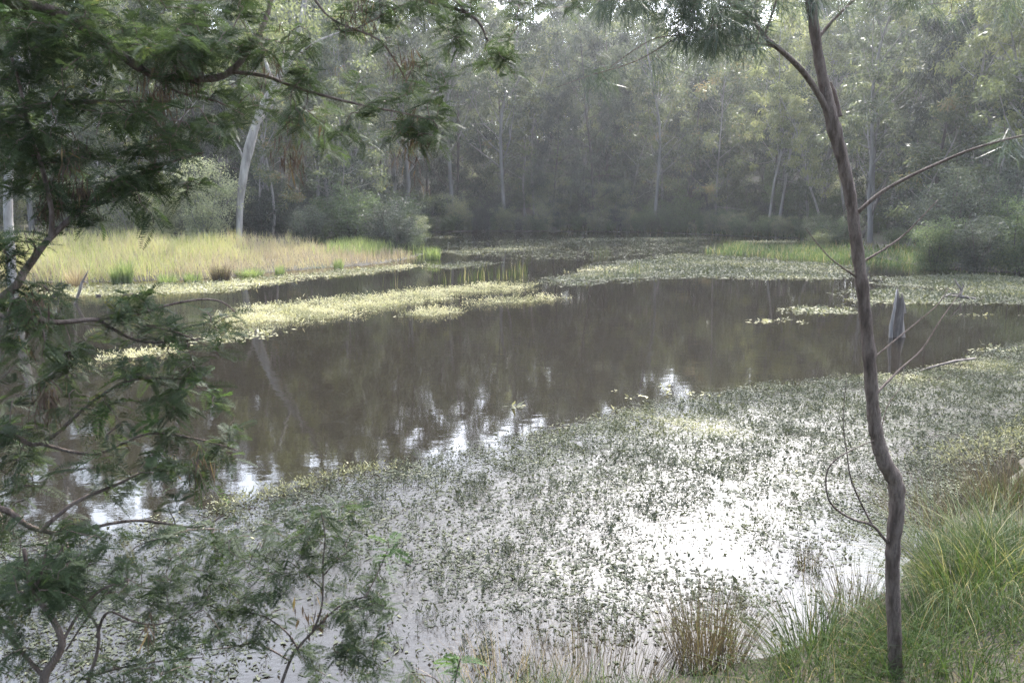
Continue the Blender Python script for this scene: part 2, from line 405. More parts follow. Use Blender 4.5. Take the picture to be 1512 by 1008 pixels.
PROTO = {}
def plant(key, x, y, s=1.0, sz=None, rz=None, var=None, crown=None, trunk=None, z=None):
    """a tree or shrub of one kind: the first of a mesh pair builds it, the rest copy it and its parts"""
    k = KINDS[key]; var = int(rng.integers(len(k['m']))) if var is None else var
    cm, tm = crown or k['crown'], trunk or k['trunk']
    pk = (key, var, cm, tm)
    if pk not in PROTO:
        root = empty(k['obj'])
        tme, cme = k['m'][var]
        if tme.materials and tme.materials[0] != M[tm]: tme = tme.copy(); tme.materials.clear()
        link(k['part'][0], tme, M[tm], root)
        if cme is not None:
            if cme.materials and cme.materials[0] != M[cm]: cme = cme.copy(); cme.materials.clear()
            link(k['part'][1], cme, M[cm], root)
        PROTO[pk] = root
        r = root
    else:
        src = PROTO[pk]; r = src.copy(); COL.objects.link(r)
        for p in ('label', 'category', 'group'):
            if p in r: del r[p]
        for ch in src.children:
            c = ch.copy(); COL.objects.link(c); c.parent = r
    r.location = (float(x), float(y), float(ground_z(x, y)) if z is None else z)
    r.rotation_euler = (0, 0, rng.random() * 6.28 if rz is None else rz)
    r.scale = (s, s, s if sz is None else sz)
    return r

TREES = []   # (object, key, x, y, distance behind shore)
spots = []
def free(x, y, dmin):
    return all((x - a) ** 2 + (y - b) ** 2 > dmin * dmin for a, b in spots)

REEDS = np.array(wpts([(30, 418), (120, 418), (240, 414), (330, 411), (400, 402), (470, 396), (560, 389), (620, 381)]) + [(-7, 39), (-10, 38.5), (-16, 37.5), (-24, 36), (-24, 27)])
SPIT = np.array(wpts([(1040, 372), (1130, 380), (1230, 387), (1350, 395), (1440, 402), (1500, 402)]) + wpts([(1500, 390), (1400, 384), (1300, 373), (1200, 364), (1090, 364)]))

tries = 0
while tries < 14000:
    tries += 1
    y = rng.uniform(27, 104); x = rng.uniform(-1, 1) * (.66 * y + 4)
    d = float(sdist(SHORE, np.array([x]), np.array([y]))[0])
    if d < 1.6 or float(sdist(REEDS, np.array([x]), np.array([y]))[0]) < 1.5 or float(sdist(SPIT, np.array([x]), np.array([y]))[0]) < 1.0: continue
    if x < 0 and y < 39.5: continue
    if x > 0 and y < 36 and d < 4: continue
    dmin = 2.5 if d < 9 else (3.3 if d < 22 else 4.6)
    if not free(x, y, dmin): continue
    spots.append((x, y))
    u = rng.random()
    if d < 7:
        key = 'slender' if u < .34 else 'dark_oak' if u < .60 else 'tall_gum' if u < .75 else 'pale_gum' if u < .96 else 'bare'
    else:
        key = 'tall_gum' if u < .42 else 'pale_gum' if u < .60 else 'dark_oak' if u < .82 else 'slender' if u < .985 else 'bare'
    s = rng.uniform(.82, 1.12)
    if key in ('tall_gum', 'pale_gum') and d < 7: s *= .85
    if d > 22: s *= 1.12
    if -20.5 + .3 * (y - 38) < x < 1 and y < 64:            # the gap through which the sun reaches the reed bank
        allow = 2.6 + .86 * max(0, (y - 38 - max(0, (x + 14) * .12)) / .945)
        if allow < 6: continue
        full = {'tall_gum': 18, 'pale_gum': 16, 'dark_oak': 14, 'slender': 9.7, 'bare': 9.5}
        if y > 49 and key != 'bare': key = 'tall_gum'; s = min(1.15, allow * .97 / 18)
        if full[key] * s > allow:
            if allow < 11: key = 'slender'
            s = min(s, allow / full[key])
    if len(TREES) < 420:
        TREES.append((plant(key, x, y, s, s * rng.uniform(.92, 1.1)), key, x, y, d))

# understorey along the shores and under the trees
SHRUBS = []
sspots = []
tries = 0
while tries < 6000 and len(SHRUBS) < 190:
    tries += 1
    y = rng.uniform(25, 88); x = rng.uniform(-1, 1) * (.66 * y + 2)
    d = float(sdist(SHORE, np.array([x]), np.array([y]))[0])
    if d < .5 or d > 24 or (d > 7 and rng.random() < .55): continue
    if float(sdist(REEDS, np.array([x]), np.array([y]))[0]) < 1.2 or float(sdist(SPIT, np.array([x]), np.array([y]))[0]) < .8: continue
    if x < 0 and y < 38.5: continue
    if any((x - a) ** 2 + (y - b) ** 2 < (1.9 if d < 5 else 2.7) ** 2 for a, b in sspots): continue
    sspots.append((x, y))
    px = 756 + FPX * x / y
    u = rng.random()
    if px < 380: key = 'grey_shrub' if u < .45 else 'dark_shrub'
    elif px < 620: key = 'dark_shrub' if u < .6 else 'green_shrub'
    elif px < 850: key = 'dark_shrub' if u < .35 else 'grey_shrub' if u < .6 else 'green_shrub'
    elif px < 1300: key = 'green_shrub' if u < .55 else 'grey_shrub' if u < .75 else 'dark_shrub'
    else: key = 'green_shrub' if u < .5 else 'dark_shrub'
    s = rng.uniform(.65, 1.15) * (1.0 if d > 2.5 else .8)
    if 1050 < px < 1320 and d < 6: s *= .6
    SHRUBS.append((plant(key, x, y, s, s * rng.uniform(.8, 1.15)), key, x, y, d))

ring = resample(SHORE, 260)
cen = SHORE.mean(0)
for k in range(0, 260):
    x, y = ring[k]
    if y < 37 or (x < -6 and y < 46) or rng.random() < .12: continue
    nrm_ = ring[(k + 1) % 260] - ring[k - 1]; nrm_ = np.array([nrm_[1], -nrm_[0]]) / np.linalg.norm(nrm_)
    if float(sdist(SHORE, np.array([x + nrm_[0]]), np.array([y + nrm_[1]]))[0]) < 0: nrm_ = -nrm_
    x, y = np.array([x, y]) + nrm_ * rng.uniform(.1, .8)
    if float(sdist(SPIT, np.array([x]), np.array([y]))[0]) < .5 or len(SHRUBS) >= 270: continue
    px = 756 + FPX * x / y
    key = ('green_shrub', 'green_shrub', 'grey_shrub')[int(rng.integers(3))] if px > 800 else ('dark_shrub', 'green_shrub', 'grey_shrub')[int(rng.integers(3))]
    s = rng.uniform(.32, .62)
    SHRUBS.append((plant(key, x, y, s, s * rng.uniform(.7, 1.1)), key, x, y, .6))

# shrubs the photo shows plainly
def named_shrub(key, px, D, s, sz, label, crown=None):
    x = float(P(px, 300, D)[0])
    o = plant(key, x, D, s, sz, crown=crown, var=0 if crown else None)
    tag(o, label, 'shrub', 'shrubs along the shores'); return o
named_shrub('grey_shrub', 300, 40.2, 1.1, 1.2, 'pale sunlit silvery shrub left of the leaning white gum, behind the reeds', 'silver_leaf_lit')
named_shrub('grey_shrub', 232, 41.0, 1.0, 1.0, 'second silvery shrub behind the reeds, further left of the white gum', 'silver_leaf_lit')
named_shrub('green_shrub', 590, 50.0, 1.25, 1.2, 'rounded green shrub hanging over the water at the tip of the reed bank')
named_shrub('dark_shrub', 520, 47.0, 1.3, 1.35, 'dark dense shrub behind the bright green reed patch')
named_shrub('green_shrub', 1215, 43.0, .55, .5, 'low yellow-green bush just left of the near slender trunk, on the far bank', 'gum_leaf_bright')
for i, (px, D, s) in enumerate([(1390, 31.5, .95), (1450, 30.5, 1.05), (1515, 30, 1.1), (1420, 34, 1.2), (1490, 34, 1.2)]):
    named_shrub(['green_shrub', 'dark_shrub', 'green_shrub', 'dark_shrub', 'green_shrub'][i], px, D, s * .85, s * [.75, .6, .85, .95, .8][i], ['leafy green shrub at the right shore nearest the grassy spit', 'low dark middle one of the shrubs overhanging the right shore',
                'leafy green shrub at the right shore, cut by the picture edge', 'taller dark shrub behind the shore shrubs, nearer the spit', 'taller green shrub behind the shore shrubs by the picture edge'][i])

WORDS = {'tall_gum': ('tall grey-trunked gum', 'tree'), 'pale_gum': ('pale-trunked gum', 'tree'),
         'dark_oak': ('dark feathery casuarina', 'tree'), 'slender': ('slender young tree', 'tree'), 'bare': ('bare bleached dead tree', 'tree'),
         'grey_shrub': ('silvery grey-green shrub', 'shrub'), 'dark_shrub': ('dark green shrub', 'shrub'), 'green_shrub': ('mid-green leafy shrub', 'shrub')}
ZONES = [(-9e9, 150, 'behind the left end of the reeds'), (150, 350, 'behind the silvery shrubs'), (350, 560, 'right of the leaning white gum'), (560, 720, 'by the overhanging round shrub'),
         (720, 900, 'at mid far shore'), (900, 1060, 'left of the grassy spit'), (1060, 1240, 'behind the grassy spit'), (1240, 1390, 'behind the near slender trunk'), (1390, 9e9, 'above the right shore shrubs')]
ORD = ['leftmost', 'second', 'third', 'fourth', 'fifth', 'sixth', 'seventh', 'eighth', 'ninth', 'tenth', 'eleventh', 'twelfth', 'thirteenth', 'fourteenth', 'fifteenth', 'sixteenth', 'seventeenth', 'eighteenth', 'nineteenth', 'twentieth']
def name_all(lst, front, grp):
    buckets = {}
    for o, key, x, y, d in lst:
        px = 756 + FPX * x / y
        z = next(i for i, (a, b, _) in enumerate(ZONES) if a <= px < b)
        depth = 0 if d < front else 1 if d < front * 3 else 2
        buckets.setdefault((key, z, depth), []).append((px, o))
    for (key, z, depth), l in buckets.items():
        l.sort(key=lambda t: t[0])
        w, cat = WORDS[key]; zone = ZONES[z][2]
        for i, (px, o) in enumerate(l):
            if depth == 0:
                lab = f'{w}, waterside, {zone}' if len(l) == 1 else f'{ORD[min(i, 19)]} waterside {w}, {zone}'
            elif depth == 1:
                lab = f'{w} in the second rank, {zone}'
            else:
                lab = f'{w} deep in the wood, {zone}'
            tag(o, lab, cat, grp)
name_all(TREES, 6, 'trees of the wood around the pond')
name_all(SHRUBS, 3.2, 'shrubs along the shores')

# far-off wood that closes the view: one mass
lv, tb = Leaves(), Tubes()
for i in range(520):
    y = rng.uniform(102, 140); x = rng.uniform(-1, 1) * .75 * y
    h = rng.uniform(11, 19); g = float(ground_z(x, y))
    if i % 2 == 0: tb.add(np.array([[x, y, g - .3], [x + rng.normal(0, .4), y, g + h * .6], [x + rng.normal(0, .8), y, g + h]]), [.17, .12, .04], 4)
    for j in range(15):
        c = np.array([x, y, g]) + [rng.normal(0, 1.7), rng.normal(0, 1.7), h * rng.uniform(.05, 1.0)]
        clump(lv, c, 1.7, 60, .45, .17, .5)
wood = link('woodland', lv.mesh('woodland'), M['gum_leaf']); tag(wood, 'mass of gum forest closing the view beyond the pond', 'wood', kind='stuff')
link('trunk', tb.mesh('far_wood_trunks'), M['bark_grey'], wood)['kind'] = 'stuff'

# ------------------------------------------------------------------ the two pale gums at the left
def pale_trunk_tree(pts_px, D, widths, label, crown_at, seed_leaf=130, limbs=()):
    pts = np.array([P(a, b, D) for a, b in pts_px]); base = pts[0].copy(); base[2] = float(ground_z(base[0], base[1]))
    root = empty('gum_tree', base)
    pts[0][2] = base[2] - .2
    # smooth
    t = np.linspace(0, len(pts) - 1, len(pts) * 4)
    sm = np.c_[[np.interp(t, np.arange(len(pts)), pts[:, k]) for k in range(3)]].T
    sm[1:-1] = (sm[:-2] + 2 * sm[1:-1] + sm[2:]) / 4
    wd = np.interp(t, np.arange(len(pts)), np.array(widths)) * D / FPX / 2
    tb = Tubes(); tb.add(sm - base, wd, 10, .03)
    lv = Leaves()
    for l in limbs:
        q = np.array([P(a, b, D + dd) for a, b, dd in l]) - base
        tb.add(q, np.linspace(.09, .02, len(q)), 5)
    link('trunk', tb.mesh('gum_trunk'), M['bark_pale'], root)
    for px, py, dd, r in crown_at:
        c = P(px, py, D + dd) - base
        for k in range(5):
            clump(lv, c + rng.normal(0, r * .6, 3), r * .55, seed_leaf, .2, .055, .9)
    link('crown', lv.mesh('gum_crown'), M['gum_leaf_bright'], root)
    tag(root, label, 'tree', 'pale gums beside the reed bank')
    return root
pale_trunk_tree([(352, 352), (354, 300), (360, 255), (367, 220), (383, 165), (405, 125), (432, 85), (448, 20), (455, -60), (450, -150)], 40.5, [9, 10, 12, 14, 10, 8.5, 7.5, 6.5, 5, 3],
                'leaning white gum standing behind the reeds, its pale trunk mirrored in the pond',
                [(440, 40, 0, 1.6), (400, -40, 1, 2), (490, -30, -1, 1.8), (450, -110, 0, 2), (420, 70, 1.5, 1.3), (520, 40, 1, 1.4), (350, 10, .5, 1.4), (460, 20, -1.2, 1.1), (330, 90, 0, 1.1)],
                limbs=[[(375, 190, 0), (400, 160, .4), (415, 120, .8), (420, 70, 1.5)], [(432, 85, 0), (470, 60, .5), (520, 40, 1)], [(405, 125, 0), (380, 60, .3), (350, 10, .5)], [(363, 240, 0), (350, 215, -.3), (338, 195, -.6)]])
pale_trunk_tree([(18, 432), (16, 380), (12, 320), (12, 260), (24, 190), (38, 120), (46, 60), (52, 0), (56, -90), (60, -200)], 25.5, [14, 13.5, 13, 12, 10, 9, 8, 7, 6, 4],
                'white-trunked gum at the left end of the reed bank, cut by the picture edge',
                [(60, -120, 0, 1.4), (10, -60, .6, 1.2), (110, -60, -.6, 1.3), (60, -200, 0, 1.5)], 110,
                limbs=[[(38, 120, 0), (20, 40, .3), (10, -60, .6)], [(46, 60, 0), (80, 0, -.3), (110, -60, -.6)]])

# ------------------------------------------------------------------ reeds, tussocks, spit, sedges
def scatter(poly, n, margin=0.0):
    lo, hi = poly.min(0), poly.max(0); out = []
    tot = 0
    while tot < n:
        p = rng.uniform(lo, hi, (n * 2, 2)); p = p[inside(poly, p[:, 0], p[:, 1])]
        out.append(p); tot += len(p)
    return np.concatenate(out)[:n]

def thin(p, keep): return p[rng.random(len(p)) < keep]

def patchy(p, sc, lo, hi):
    """cheap value noise in 0..1"""
    v = np.sin(p[:, 0] * sc + 1.7 * np.sin(p[:, 1] * sc * .7)) + np.sin(p[:, 1] * sc * 1.3 + 2.1 * np.sin(p[:, 0] * sc * .55 + 1)) + .6 * np.sin((p[:, 0] + p[:, 1]) * sc * 2.3)
    return np.clip((v / 2.6 - lo) / (hi - lo), 0, 1)

lv = Leaves()
p = scatter(REEDS, 24000)
h = rng.uniform(.62, 1.0, len(p)) * (.85 + .25 * patchy(p, .9, -.6, .6))
right_end = np.clip((p[:, 0] + 12.5) / 4, 0, 1)
h *= (1 - .45 * right_end) * (.72 + .45 * patchy(p, 2.3, -.7, .7))
b3 = np.c_[p, ground_z(p[:, 0], p[:, 1]) - .03]
d = np.c_[rng.normal(0, .16, (len(p), 2)), np.ones(len(p))]
low = rng.random(len(p)) < .42
t = np.where(low, rng.uniform(0, .25, len(p)), np.clip(.55 + .22 * rng.normal(size=len(p)) - .5 * right_end, 0, 1))
h = np.where(low, h * .6, h)
t = np.clip(t + .3 * (patchy(p * [1, .6], 1.3, -.7, .7) - .5), 0, 1)
lv.blades(b3, d, h, rng.uniform(.012, .03, len(p)), .9 * rng.beta(1, 4, len(p)), t, 3)
tag(link('reeds', lv.mesh('reeds'), M['reed']), 'bed of yellow-green reeds on the left bank', 'reeds', kind='stuff')

lv = Leaves()
GREENP = np.array(wpts([(480, 386), (560, 382), (615, 379), (625, 374), (590, 368), (500, 372)]))
p = scatter(GREENP, 2400); p = p[rng.random(len(p)) < .2 + .8 * patchy(p, 1.6, -.6, .3)]; p = p + rng.normal(0, .25, p.shape); b3 = np.c_[p, np.maximum(ground_z(p[:, 0], p[:, 1]), -.05)]
lv.blades(b3, np.c_[rng.normal(0, .14, (len(p), 2)), np.ones(len(p))], rng.uniform(.35, .75, len(p)), .025, rng.uniform(0, .3, len(p)), None, 2)
tag(link('green_reeds', lv.mesh('green_reeds'), M['green_reed']), 'bright green reeds at the tip of the left bank', 'reeds', kind='stuff')

def tuft(name, px, py, n, h, spread, mat, label, cat, bend=(.05, .5), wd=.016, lean=.28, z=None, grp=None):
    b = W(px, py, 0.0); g = float(ground_z(b[0], b[1])) if z is None else z
    if g > .02: b = W(px, py, g)
    lv = Leaves(); r = spread * np.sqrt(rng.random(n)); a = rng.random(n) * 6.283
    base = np.c_[r * np.cos(a), r * np.sin(a), np.full(n, -.04)]
    d = np.c_[np.cos(a) * r / spread * lean + rng.normal(0, .1, n), np.sin(a) * r / spread * lean + rng.normal(0, .1, n), np.ones(n)]
    lv.blades(base, d, h * rng.uniform(.55, 1.1, n), wd * rng.uniform(.6, 1.2, n), rng.uniform(*bend, n), None, 4)
    o = link(name, lv.mesh(name), M[mat])
    o.location = (b[0], b[1], max(g, -.05))
    return tag(o, label, cat, grp)
G1 = 'tussocks at the edge of the reed bank'
tuft('reed_tussock', 326, 413, 420, .62, .26, 'rush', 'brown-green reed tussock standing at the reed bank edge below the leaning white gum', 'tussock', (.02, .3), .02, .22, grp=G1)
tuft('reed_tussock', 369, 406, 420, .42, .42, 'green_reed', 'low wide green tussock beside the brown tussock at the reed bank edge', 'tussock', (.1, .5), .02, .4, grp=G1)
tuft('reed_tussock', 187, 417, 260, .85, .16, 'green_reed', 'tall narrow green reed clump left of the middle of the bank edge', 'tussock', (0, .15), .02, .1, grp=G1)
tuft('reed_tussock', 172, 418, 160, .7, .12, 'green_reed', 'thin green reed clump touching the tall narrow clump', 'tussock', (0, .15), .02, .1, grp=G1)
tuft('reed_tussock', 248, 416, 240, .4, .3, 'green_reed', 'short green clump between the tall narrow clump and the brown tussock', 'tussock', (0, .25), .02, .2, grp=G1)
tuft('reed_tussock', 285, 415, 200, .42, .25, 'green_reed', 'short green clump just left of the brown tussock', 'tussock', (0, .25), .02, .2, grp=G1)
tuft('reed_tussock', 113, 420, 260, .75, .24, 'straw', 'dry straw tussock behind the leaning stick in the water', 'tussock', (0, .3), .016, .3, grp=G1)
tuft('reed_tussock', 640, 383, 260, .62, .3, 'green_reed', 'green reed clump alone in the water off the bank tip', 'tussock', (0, .2), .022, .1, z=0, grp=G1)
tuft('reed_tussock', 413, 405, 170, .4, .16, 'green_reed', 'small green clump in the shallows right of the wide tussock', 'tussock', (0, .2), .018, .1, z=0, grp=G1)
tuft('reed_tussock', 500, 396, 170, .45, .18, 'green_reed', 'small green clump in the shallows below the bright green reeds', 'tussock', (0, .2), .018, .1, z=0, grp=G1)

lv = Leaves()
p = thin(scatter(SPIT, 9000), 1.0); p = p[rng.random(len(p)) < .15 + .85 * patchy(p, 1.1, -.6, .3)]; p = p + rng.normal(0, .25, p.shape); b3 = np.c_[p, np.maximum(ground_z(p[:, 0], p[:, 1]), -.05)]
lv.blades(b3, np.c_[rng.normal(0, .18, (len(p), 2)), np.ones(len(p))], rng.uniform(.2, .6, len(p)) * (.6 + .5 * patchy(p, 1.4, -.5, .5)), .03, rng.uniform(0, .5, len(p)), None, 2)
tag(link('spit_grass', lv.mesh('spit_grass'), M['spit_grass']), 'green grass spit growing out from the right shore', 'grass', kind='stuff')
lv = Leaves()
band = np.array(wpts([(830, 341), (1010, 344), (1100, 348), (1200, 353), (1300, 374), (1440, 396), (1540, 402)]) + [(22, 31), (18, 40), (14, 50), (4, 60), (2.5, 58)])
p = scatter(band, 9000); p = p[sdist(SHORE, p[:, 0], p[:, 1]) > 0]; b3 = np.c_[p, ground_z(p[:, 0], p[:, 1])]
lv.blades(b3, np.c_[rng.normal(0, .2, (len(p), 2)), np.ones(len(p))], rng.uniform(.2, .6, len(p)), .035, rng.uniform(0, .5, len(p)), None, 2)
tag(link('shore_grass', lv.mesh('shore_grass'), M['grass']), 'grass along the far right shore', 'grass', kind='stuff')
lv = Leaves()
sed = []
for px, py, n in ((660, 417, 16), (680, 415, 14), (700, 413, 26), (715, 412, 12), (740, 411, 16), (764, 408, 40), (590, 423, 12), (770, 402, 12), (885, 377, 20), (935, 404, 16)):
    c = W(px, py); sed.append(np.c_[c[0] + rng.normal(0, .22, n), c[1] + rng.normal(0, .3, n), np.full(n, -.03)])
b3 = np.concatenate(sed)
lv.blades(b3, np.c_[rng.normal(0, .06, (len(b3), 2)), np.ones(len(b3))], rng.uniform(.25, .6, len(b3)), .018, rng.uniform(0, .15, len(b3)), None, 2)
tag(link('sedge_stems', lv.mesh('sedge_stems'), M['tussock']), 'sparse upright sedge stems beyond the pale floating mat', 'sedge', kind='stuff')

# ------------------------------------------------------------------ floating weed
def sprigs(lv, p, h, n, L, Wd, tint, spread=.02, flat=.0):
    for k in range(n):
        m = len(p); a = rng.random(m) * 6.283
        zz = rng.random(m) * h * (1 - flat) + .004
        c = np.c_[p[:, 0] + np.cos(a) * spread * rng.random(m), p[:, 1] + np.sin(a) * spread * rng.random(m), zz]
        up = np.where(rng.random(m) < flat, rng.uniform(-.04, .06, m), rng.uniform(.2, 1.6, m))
        d = np.c_[np.cos(a), np.sin(a), up]
        side = np.where((up < .1)[:, None], np.c_[np.zeros((m, 2)), np.ones(m)] + rng.normal(0, .1, (m, 3)), rng.normal(size=(m, 3)))
        lv.add(c, d, L * np.clip(rng.lognormal(-.1, .5, m), .3, 2.6), Wd * np.clip(rng.lognormal(-.1, .4, m), .4, 2), np.clip(tint + rng.normal(0, .1, m), 0, 1), side)


def soft(poly, n, w, sc=2.6):
    """points that thin out towards the outline and clump"""
    p = scatter(poly, n); e = -sdist(poly, p[:, 0], p[:, 1])
    p = thin(p, np.clip(e / w, 0, 1) ** .8 * (.25 + .75 * patchy(p, sc, -.5, .4)))
    return p + rng.normal(0, .06, p.shape)

lv = Leaves()
p = scatter(NEAR_MAT, 125000)
edge = -sdist(NEAR_MAT, p[:, 0], p[:, 1])
top = np.clip((p[:, 1] - 6.2) / 3.6, 0, 1)                       # thick and grey-green away from the bank
fine = patchy(p, 5.5, -.4, .6)
dens = .05 + .95 * top * (.3 + .7 * fine) + .4 * patchy(p, 1.6, -.1, .7) * (1 - .5 * top)
dens *= np.clip(edge / .5, .12, 1) * np.clip((p[:, 1] - 3.8) / 1.5, .25, 1)
p = thin(p, np.clip(dens, 0, 1))
yel = patchy(p, .9, .25, .9) * np.clip((p[:, 1] - 6) / 2, 0, 1)
sprigs(lv, p, .02, 2, .034, .02, .15 + .38 * yel + .22 * patchy(p, 3.1, -.5, .8), .03, .8)
# little upright shoots in loose clusters
c0 = scatter(NEAR_MAT, 5200); e0 = -sdist(NEAR_MAT, c0[:, 0], c0[:, 1]); c0 = thin(c0, np.clip(e0 / .6, .1, 1) * (.35 + .65 * patchy(c0, 1.9, -.5, .5)))
num = rng.integers(2, 9, len(c0)); q = np.repeat(c0, num, 0); q = q + rng.normal(0, 1, q.shape) * np.repeat(rng.uniform(.02, .09, len(c0)), num)[:, None]
yq = patchy(q, .9, .25, .9)
hq = np.repeat(rng.uniform(.03, .10, len(c0)), num)
b3 = np.c_[q, np.full(len(q), -.01)]
lv.blades(b3, np.c_[rng.normal(0, .25, (len(q), 2)), np.ones(len(q))], hq * rng.uniform(.7, 1.2, len(q)), .005, rng.uniform(0, .4, len(q)), np.clip(.15 + .3 * yq, 0, 1), 2)
sprigs(lv, q, .06, 4, .026, .010, .18 + .36 * yq, .016)
# the brighter fringe along the left part of the edge
fr = np.array(wpts([(300, 742), (430, 712), (560, 684), (600, 690), (520, 712), (400, 742), (320, 765)]))
p = soft(fr, 1300, .5); sprigs(lv, p, .07, 5, .034, .012, .6, .02)
fr = np.array(wpts([(1340, 668), (1440, 640), (1540, 610), (1580, 640), (1500, 680), (1380, 700)]))
p = soft(fr, 1500, .6); sprigs(lv, p, .07, 5, .036, .013, .62, .02)  # paler tint stands in for sunlight on this right-hand patch
fr = np.array(wpts([(1000, 590), (1512, 560), (1560, 600), (1300, 640), (1100, 650)]))
p = soft(fr, 2500, .6); sprigs(lv, p, .04, 3, .04, .018, .3, .03, .6)
tag(link('flecked_pondweed', lv.mesh('flecked_pondweed'), M['weed']), 'dark flecked pondweed covering the bright near water', 'pondweed', kind='stuff')

lv = Leaves()
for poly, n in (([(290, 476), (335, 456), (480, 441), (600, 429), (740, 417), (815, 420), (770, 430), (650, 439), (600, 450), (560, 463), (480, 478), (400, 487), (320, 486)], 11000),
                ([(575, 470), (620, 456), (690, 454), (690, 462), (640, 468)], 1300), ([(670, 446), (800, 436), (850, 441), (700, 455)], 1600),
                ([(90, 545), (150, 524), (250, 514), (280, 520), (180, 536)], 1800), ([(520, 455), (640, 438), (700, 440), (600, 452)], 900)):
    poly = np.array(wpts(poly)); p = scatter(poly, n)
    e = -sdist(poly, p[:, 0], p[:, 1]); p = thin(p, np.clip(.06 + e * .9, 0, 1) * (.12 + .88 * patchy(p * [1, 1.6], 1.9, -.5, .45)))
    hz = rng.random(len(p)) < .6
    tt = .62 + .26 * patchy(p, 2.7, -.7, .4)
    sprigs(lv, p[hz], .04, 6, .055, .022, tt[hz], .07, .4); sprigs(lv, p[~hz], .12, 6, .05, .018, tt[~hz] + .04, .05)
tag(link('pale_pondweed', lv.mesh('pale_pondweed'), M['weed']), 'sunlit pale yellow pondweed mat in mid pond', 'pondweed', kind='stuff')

lv = Leaves()
for poly, n, t in (([(790, 416), (870, 398), (900, 386), (1010, 374), (1130, 382), (1260, 392), (1262, 414), (1130, 413), (1000, 412), (900, 419), (830, 424)], 20000, .42),
                   ([(1290, 408), (1440, 405), (1560, 412), (1560, 440), (1440, 434), (1300, 420)], 9000, .45), ([(1240, 432), (1330, 424), (1460, 434), (1430, 450), (1300, 449)], 5200, .5), ([(1420, 430), (1512, 428), (1580, 440), (1560, 452), (1450, 448)], 2600, .42),
                   ([(640, 372), (760, 362), (800, 366), (700, 378)], 1600, .6), ([(620, 394), (700, 386), (740, 388), (660, 399)], 1500, .45), ([(820, 352), (1060, 349), (1060, 354), (830, 357)], 3000, .45),
                   ([(625, 358), (800, 352), (1040, 352), (1050, 370), (900, 384), (760, 384), (650, 378)], 3400, .36), ([(600, 350), (680, 348), (690, 351), (610, 353)], 700, .5), ([(1090, 356), (1170, 354), (1180, 358), (1100, 359)], 700, .75), ([(850, 398), (920, 393), (920, 398), (860, 403)], 900, .8),
                   ([(1110, 475), (1150, 472), (1178, 476), (1130, 478)], 260, .85), ([(1160, 457), (1200, 452), (1255, 456), (1250, 464), (1190, 463)], 1000, .6), ([(1400, 467), (1470, 464), (1475, 468), (1410, 470)], 260, .5),
                   ([(930, 579), (1010, 576), (1000, 584), (940, 584)], 120, .6), ([(735, 600), (785, 600), (770, 603), (740, 603)], 60, .5), ([(1430, 515), (1512, 508), (1560, 512), (1500, 522)], 500, .5),
                   ([(60, 424), (240, 418), (400, 408), (560, 394), (640, 388), (560, 402), (420, 416), (330, 432), (200, 436), (60, 440)], 9000, .72), ([(280, 500), (420, 480), (400, 490), (300, 512)], 700, .7)):
    poly = np.array(wpts(poly)); p = scatter(poly, int(n * 1.25))
    e = -sdist(poly, p[:, 0], p[:, 1]); p = thin(p, np.clip(.05 + e * .8, 0, 1) * (.2 + .8 * patchy(p * [.6, 1.6], 1.5, -.6, .35)))
    p = p + rng.normal(0, 1, p.shape) * [.35, .12]
    sprigs(lv, p, .02, 4, .075, .045, t - .03 + .22 * (patchy(p, .8, -.5, .8) - .5), .08, .8)
tag(link('floating_pondweed', lv.mesh('floating_pondweed'), M['weed']), 'grey-green pondweed rafts floating on the far water', 'pondweed', kind='stuff')

# ------------------------------------------------------------------ dead wood in the water
def snag(name, paths, label, cat, k=7, lump=.06, grp=None, mat='dead_wood'):
    base = np.asarray(paths[0][0][0], float).copy(); base[2] = 0
    tb = Tubes()
    for pts, rad in paths: tb.add(np.asarray(pts) - base, rad, k, lump)
    o = link(name, tb.mesh(name), M[mat]); o.location = base
    return tag(o, label, cat, grp)
D = W(1328, 497)[1]
def q(px, py, dd=0): return P(px, py, D + dd)
st = empty('dead_stump', W(1328, 497)); b0 = np.array(st.location)
tb = Tubes(); tb.add(np.array([q(1326, 515), q(1325, 490), q(1327, 470), q(1329, 452), q(1329, 440)]) - b0, np.array([10, 9.5, 8, 6.5, 5]) * D / FPX, 9, .09, False)
for px, py, w_ in ((1325, 425, 3.6), (1332, 432, 3.0), (1321, 442, 2.5), (1334, 440, 2.5)):
    tb.add(np.array([q(px + 1, 462, .02), q(px, (py + 455) / 2), q(px, py)]) - b0, np.array([w_ * 1.4, w_, .5]) * D / FPX, 5, .1)
link('trunk', tb.mesh('stump_trunk'), M['dead_wood'], st)
tb = Tubes(); tb.add(np.array([q(1315, 503, -.1), q(1316, 480, -.12), q(1321, 455, -.1), q(1324, 428, -.04)]) - b0, np.array([2.6, 2.6, 2.0, .9]) * D / FPX, 6, .1)
link('split_slab', tb.mesh('stump_slab'), M['bark_pale'], st)['label'] = 'pale split edge of the stump'
tag(st, 'jagged weathered stump standing in the pond right of the slender trunk', 'stump')
D = W(113, 448)[1]
snag('leaning_stick', [([q(111, 452), q(114, 440), q(119, 425), q(121, 417)], [.05, .035, .04, .03]), ([q(121, 417), q(126, 408), q(130, 400)], [.03, .02, .012]), ([q(121, 417), q(126, 416), q(130, 418)], [.02, .015, .01])],
     'dark forked stick leaning out of the water in front of the reeds', 'stick', 6)
D = W(82, 441)[1]
snag('driftwood', [([q(74, 441), q(79, 437), q(83, 434.5), q(85, 437)], [.03, .06, .07, .03]), ([q(83, 435), q(86, 440), q(88, 443)], [.03, .03, .02])], 'larger dark lump of driftwood left of the leaning stick', 'driftwood', 6, .15, 'driftwood in the pond', 'bark_dark')
D = W(145, 437)[1]
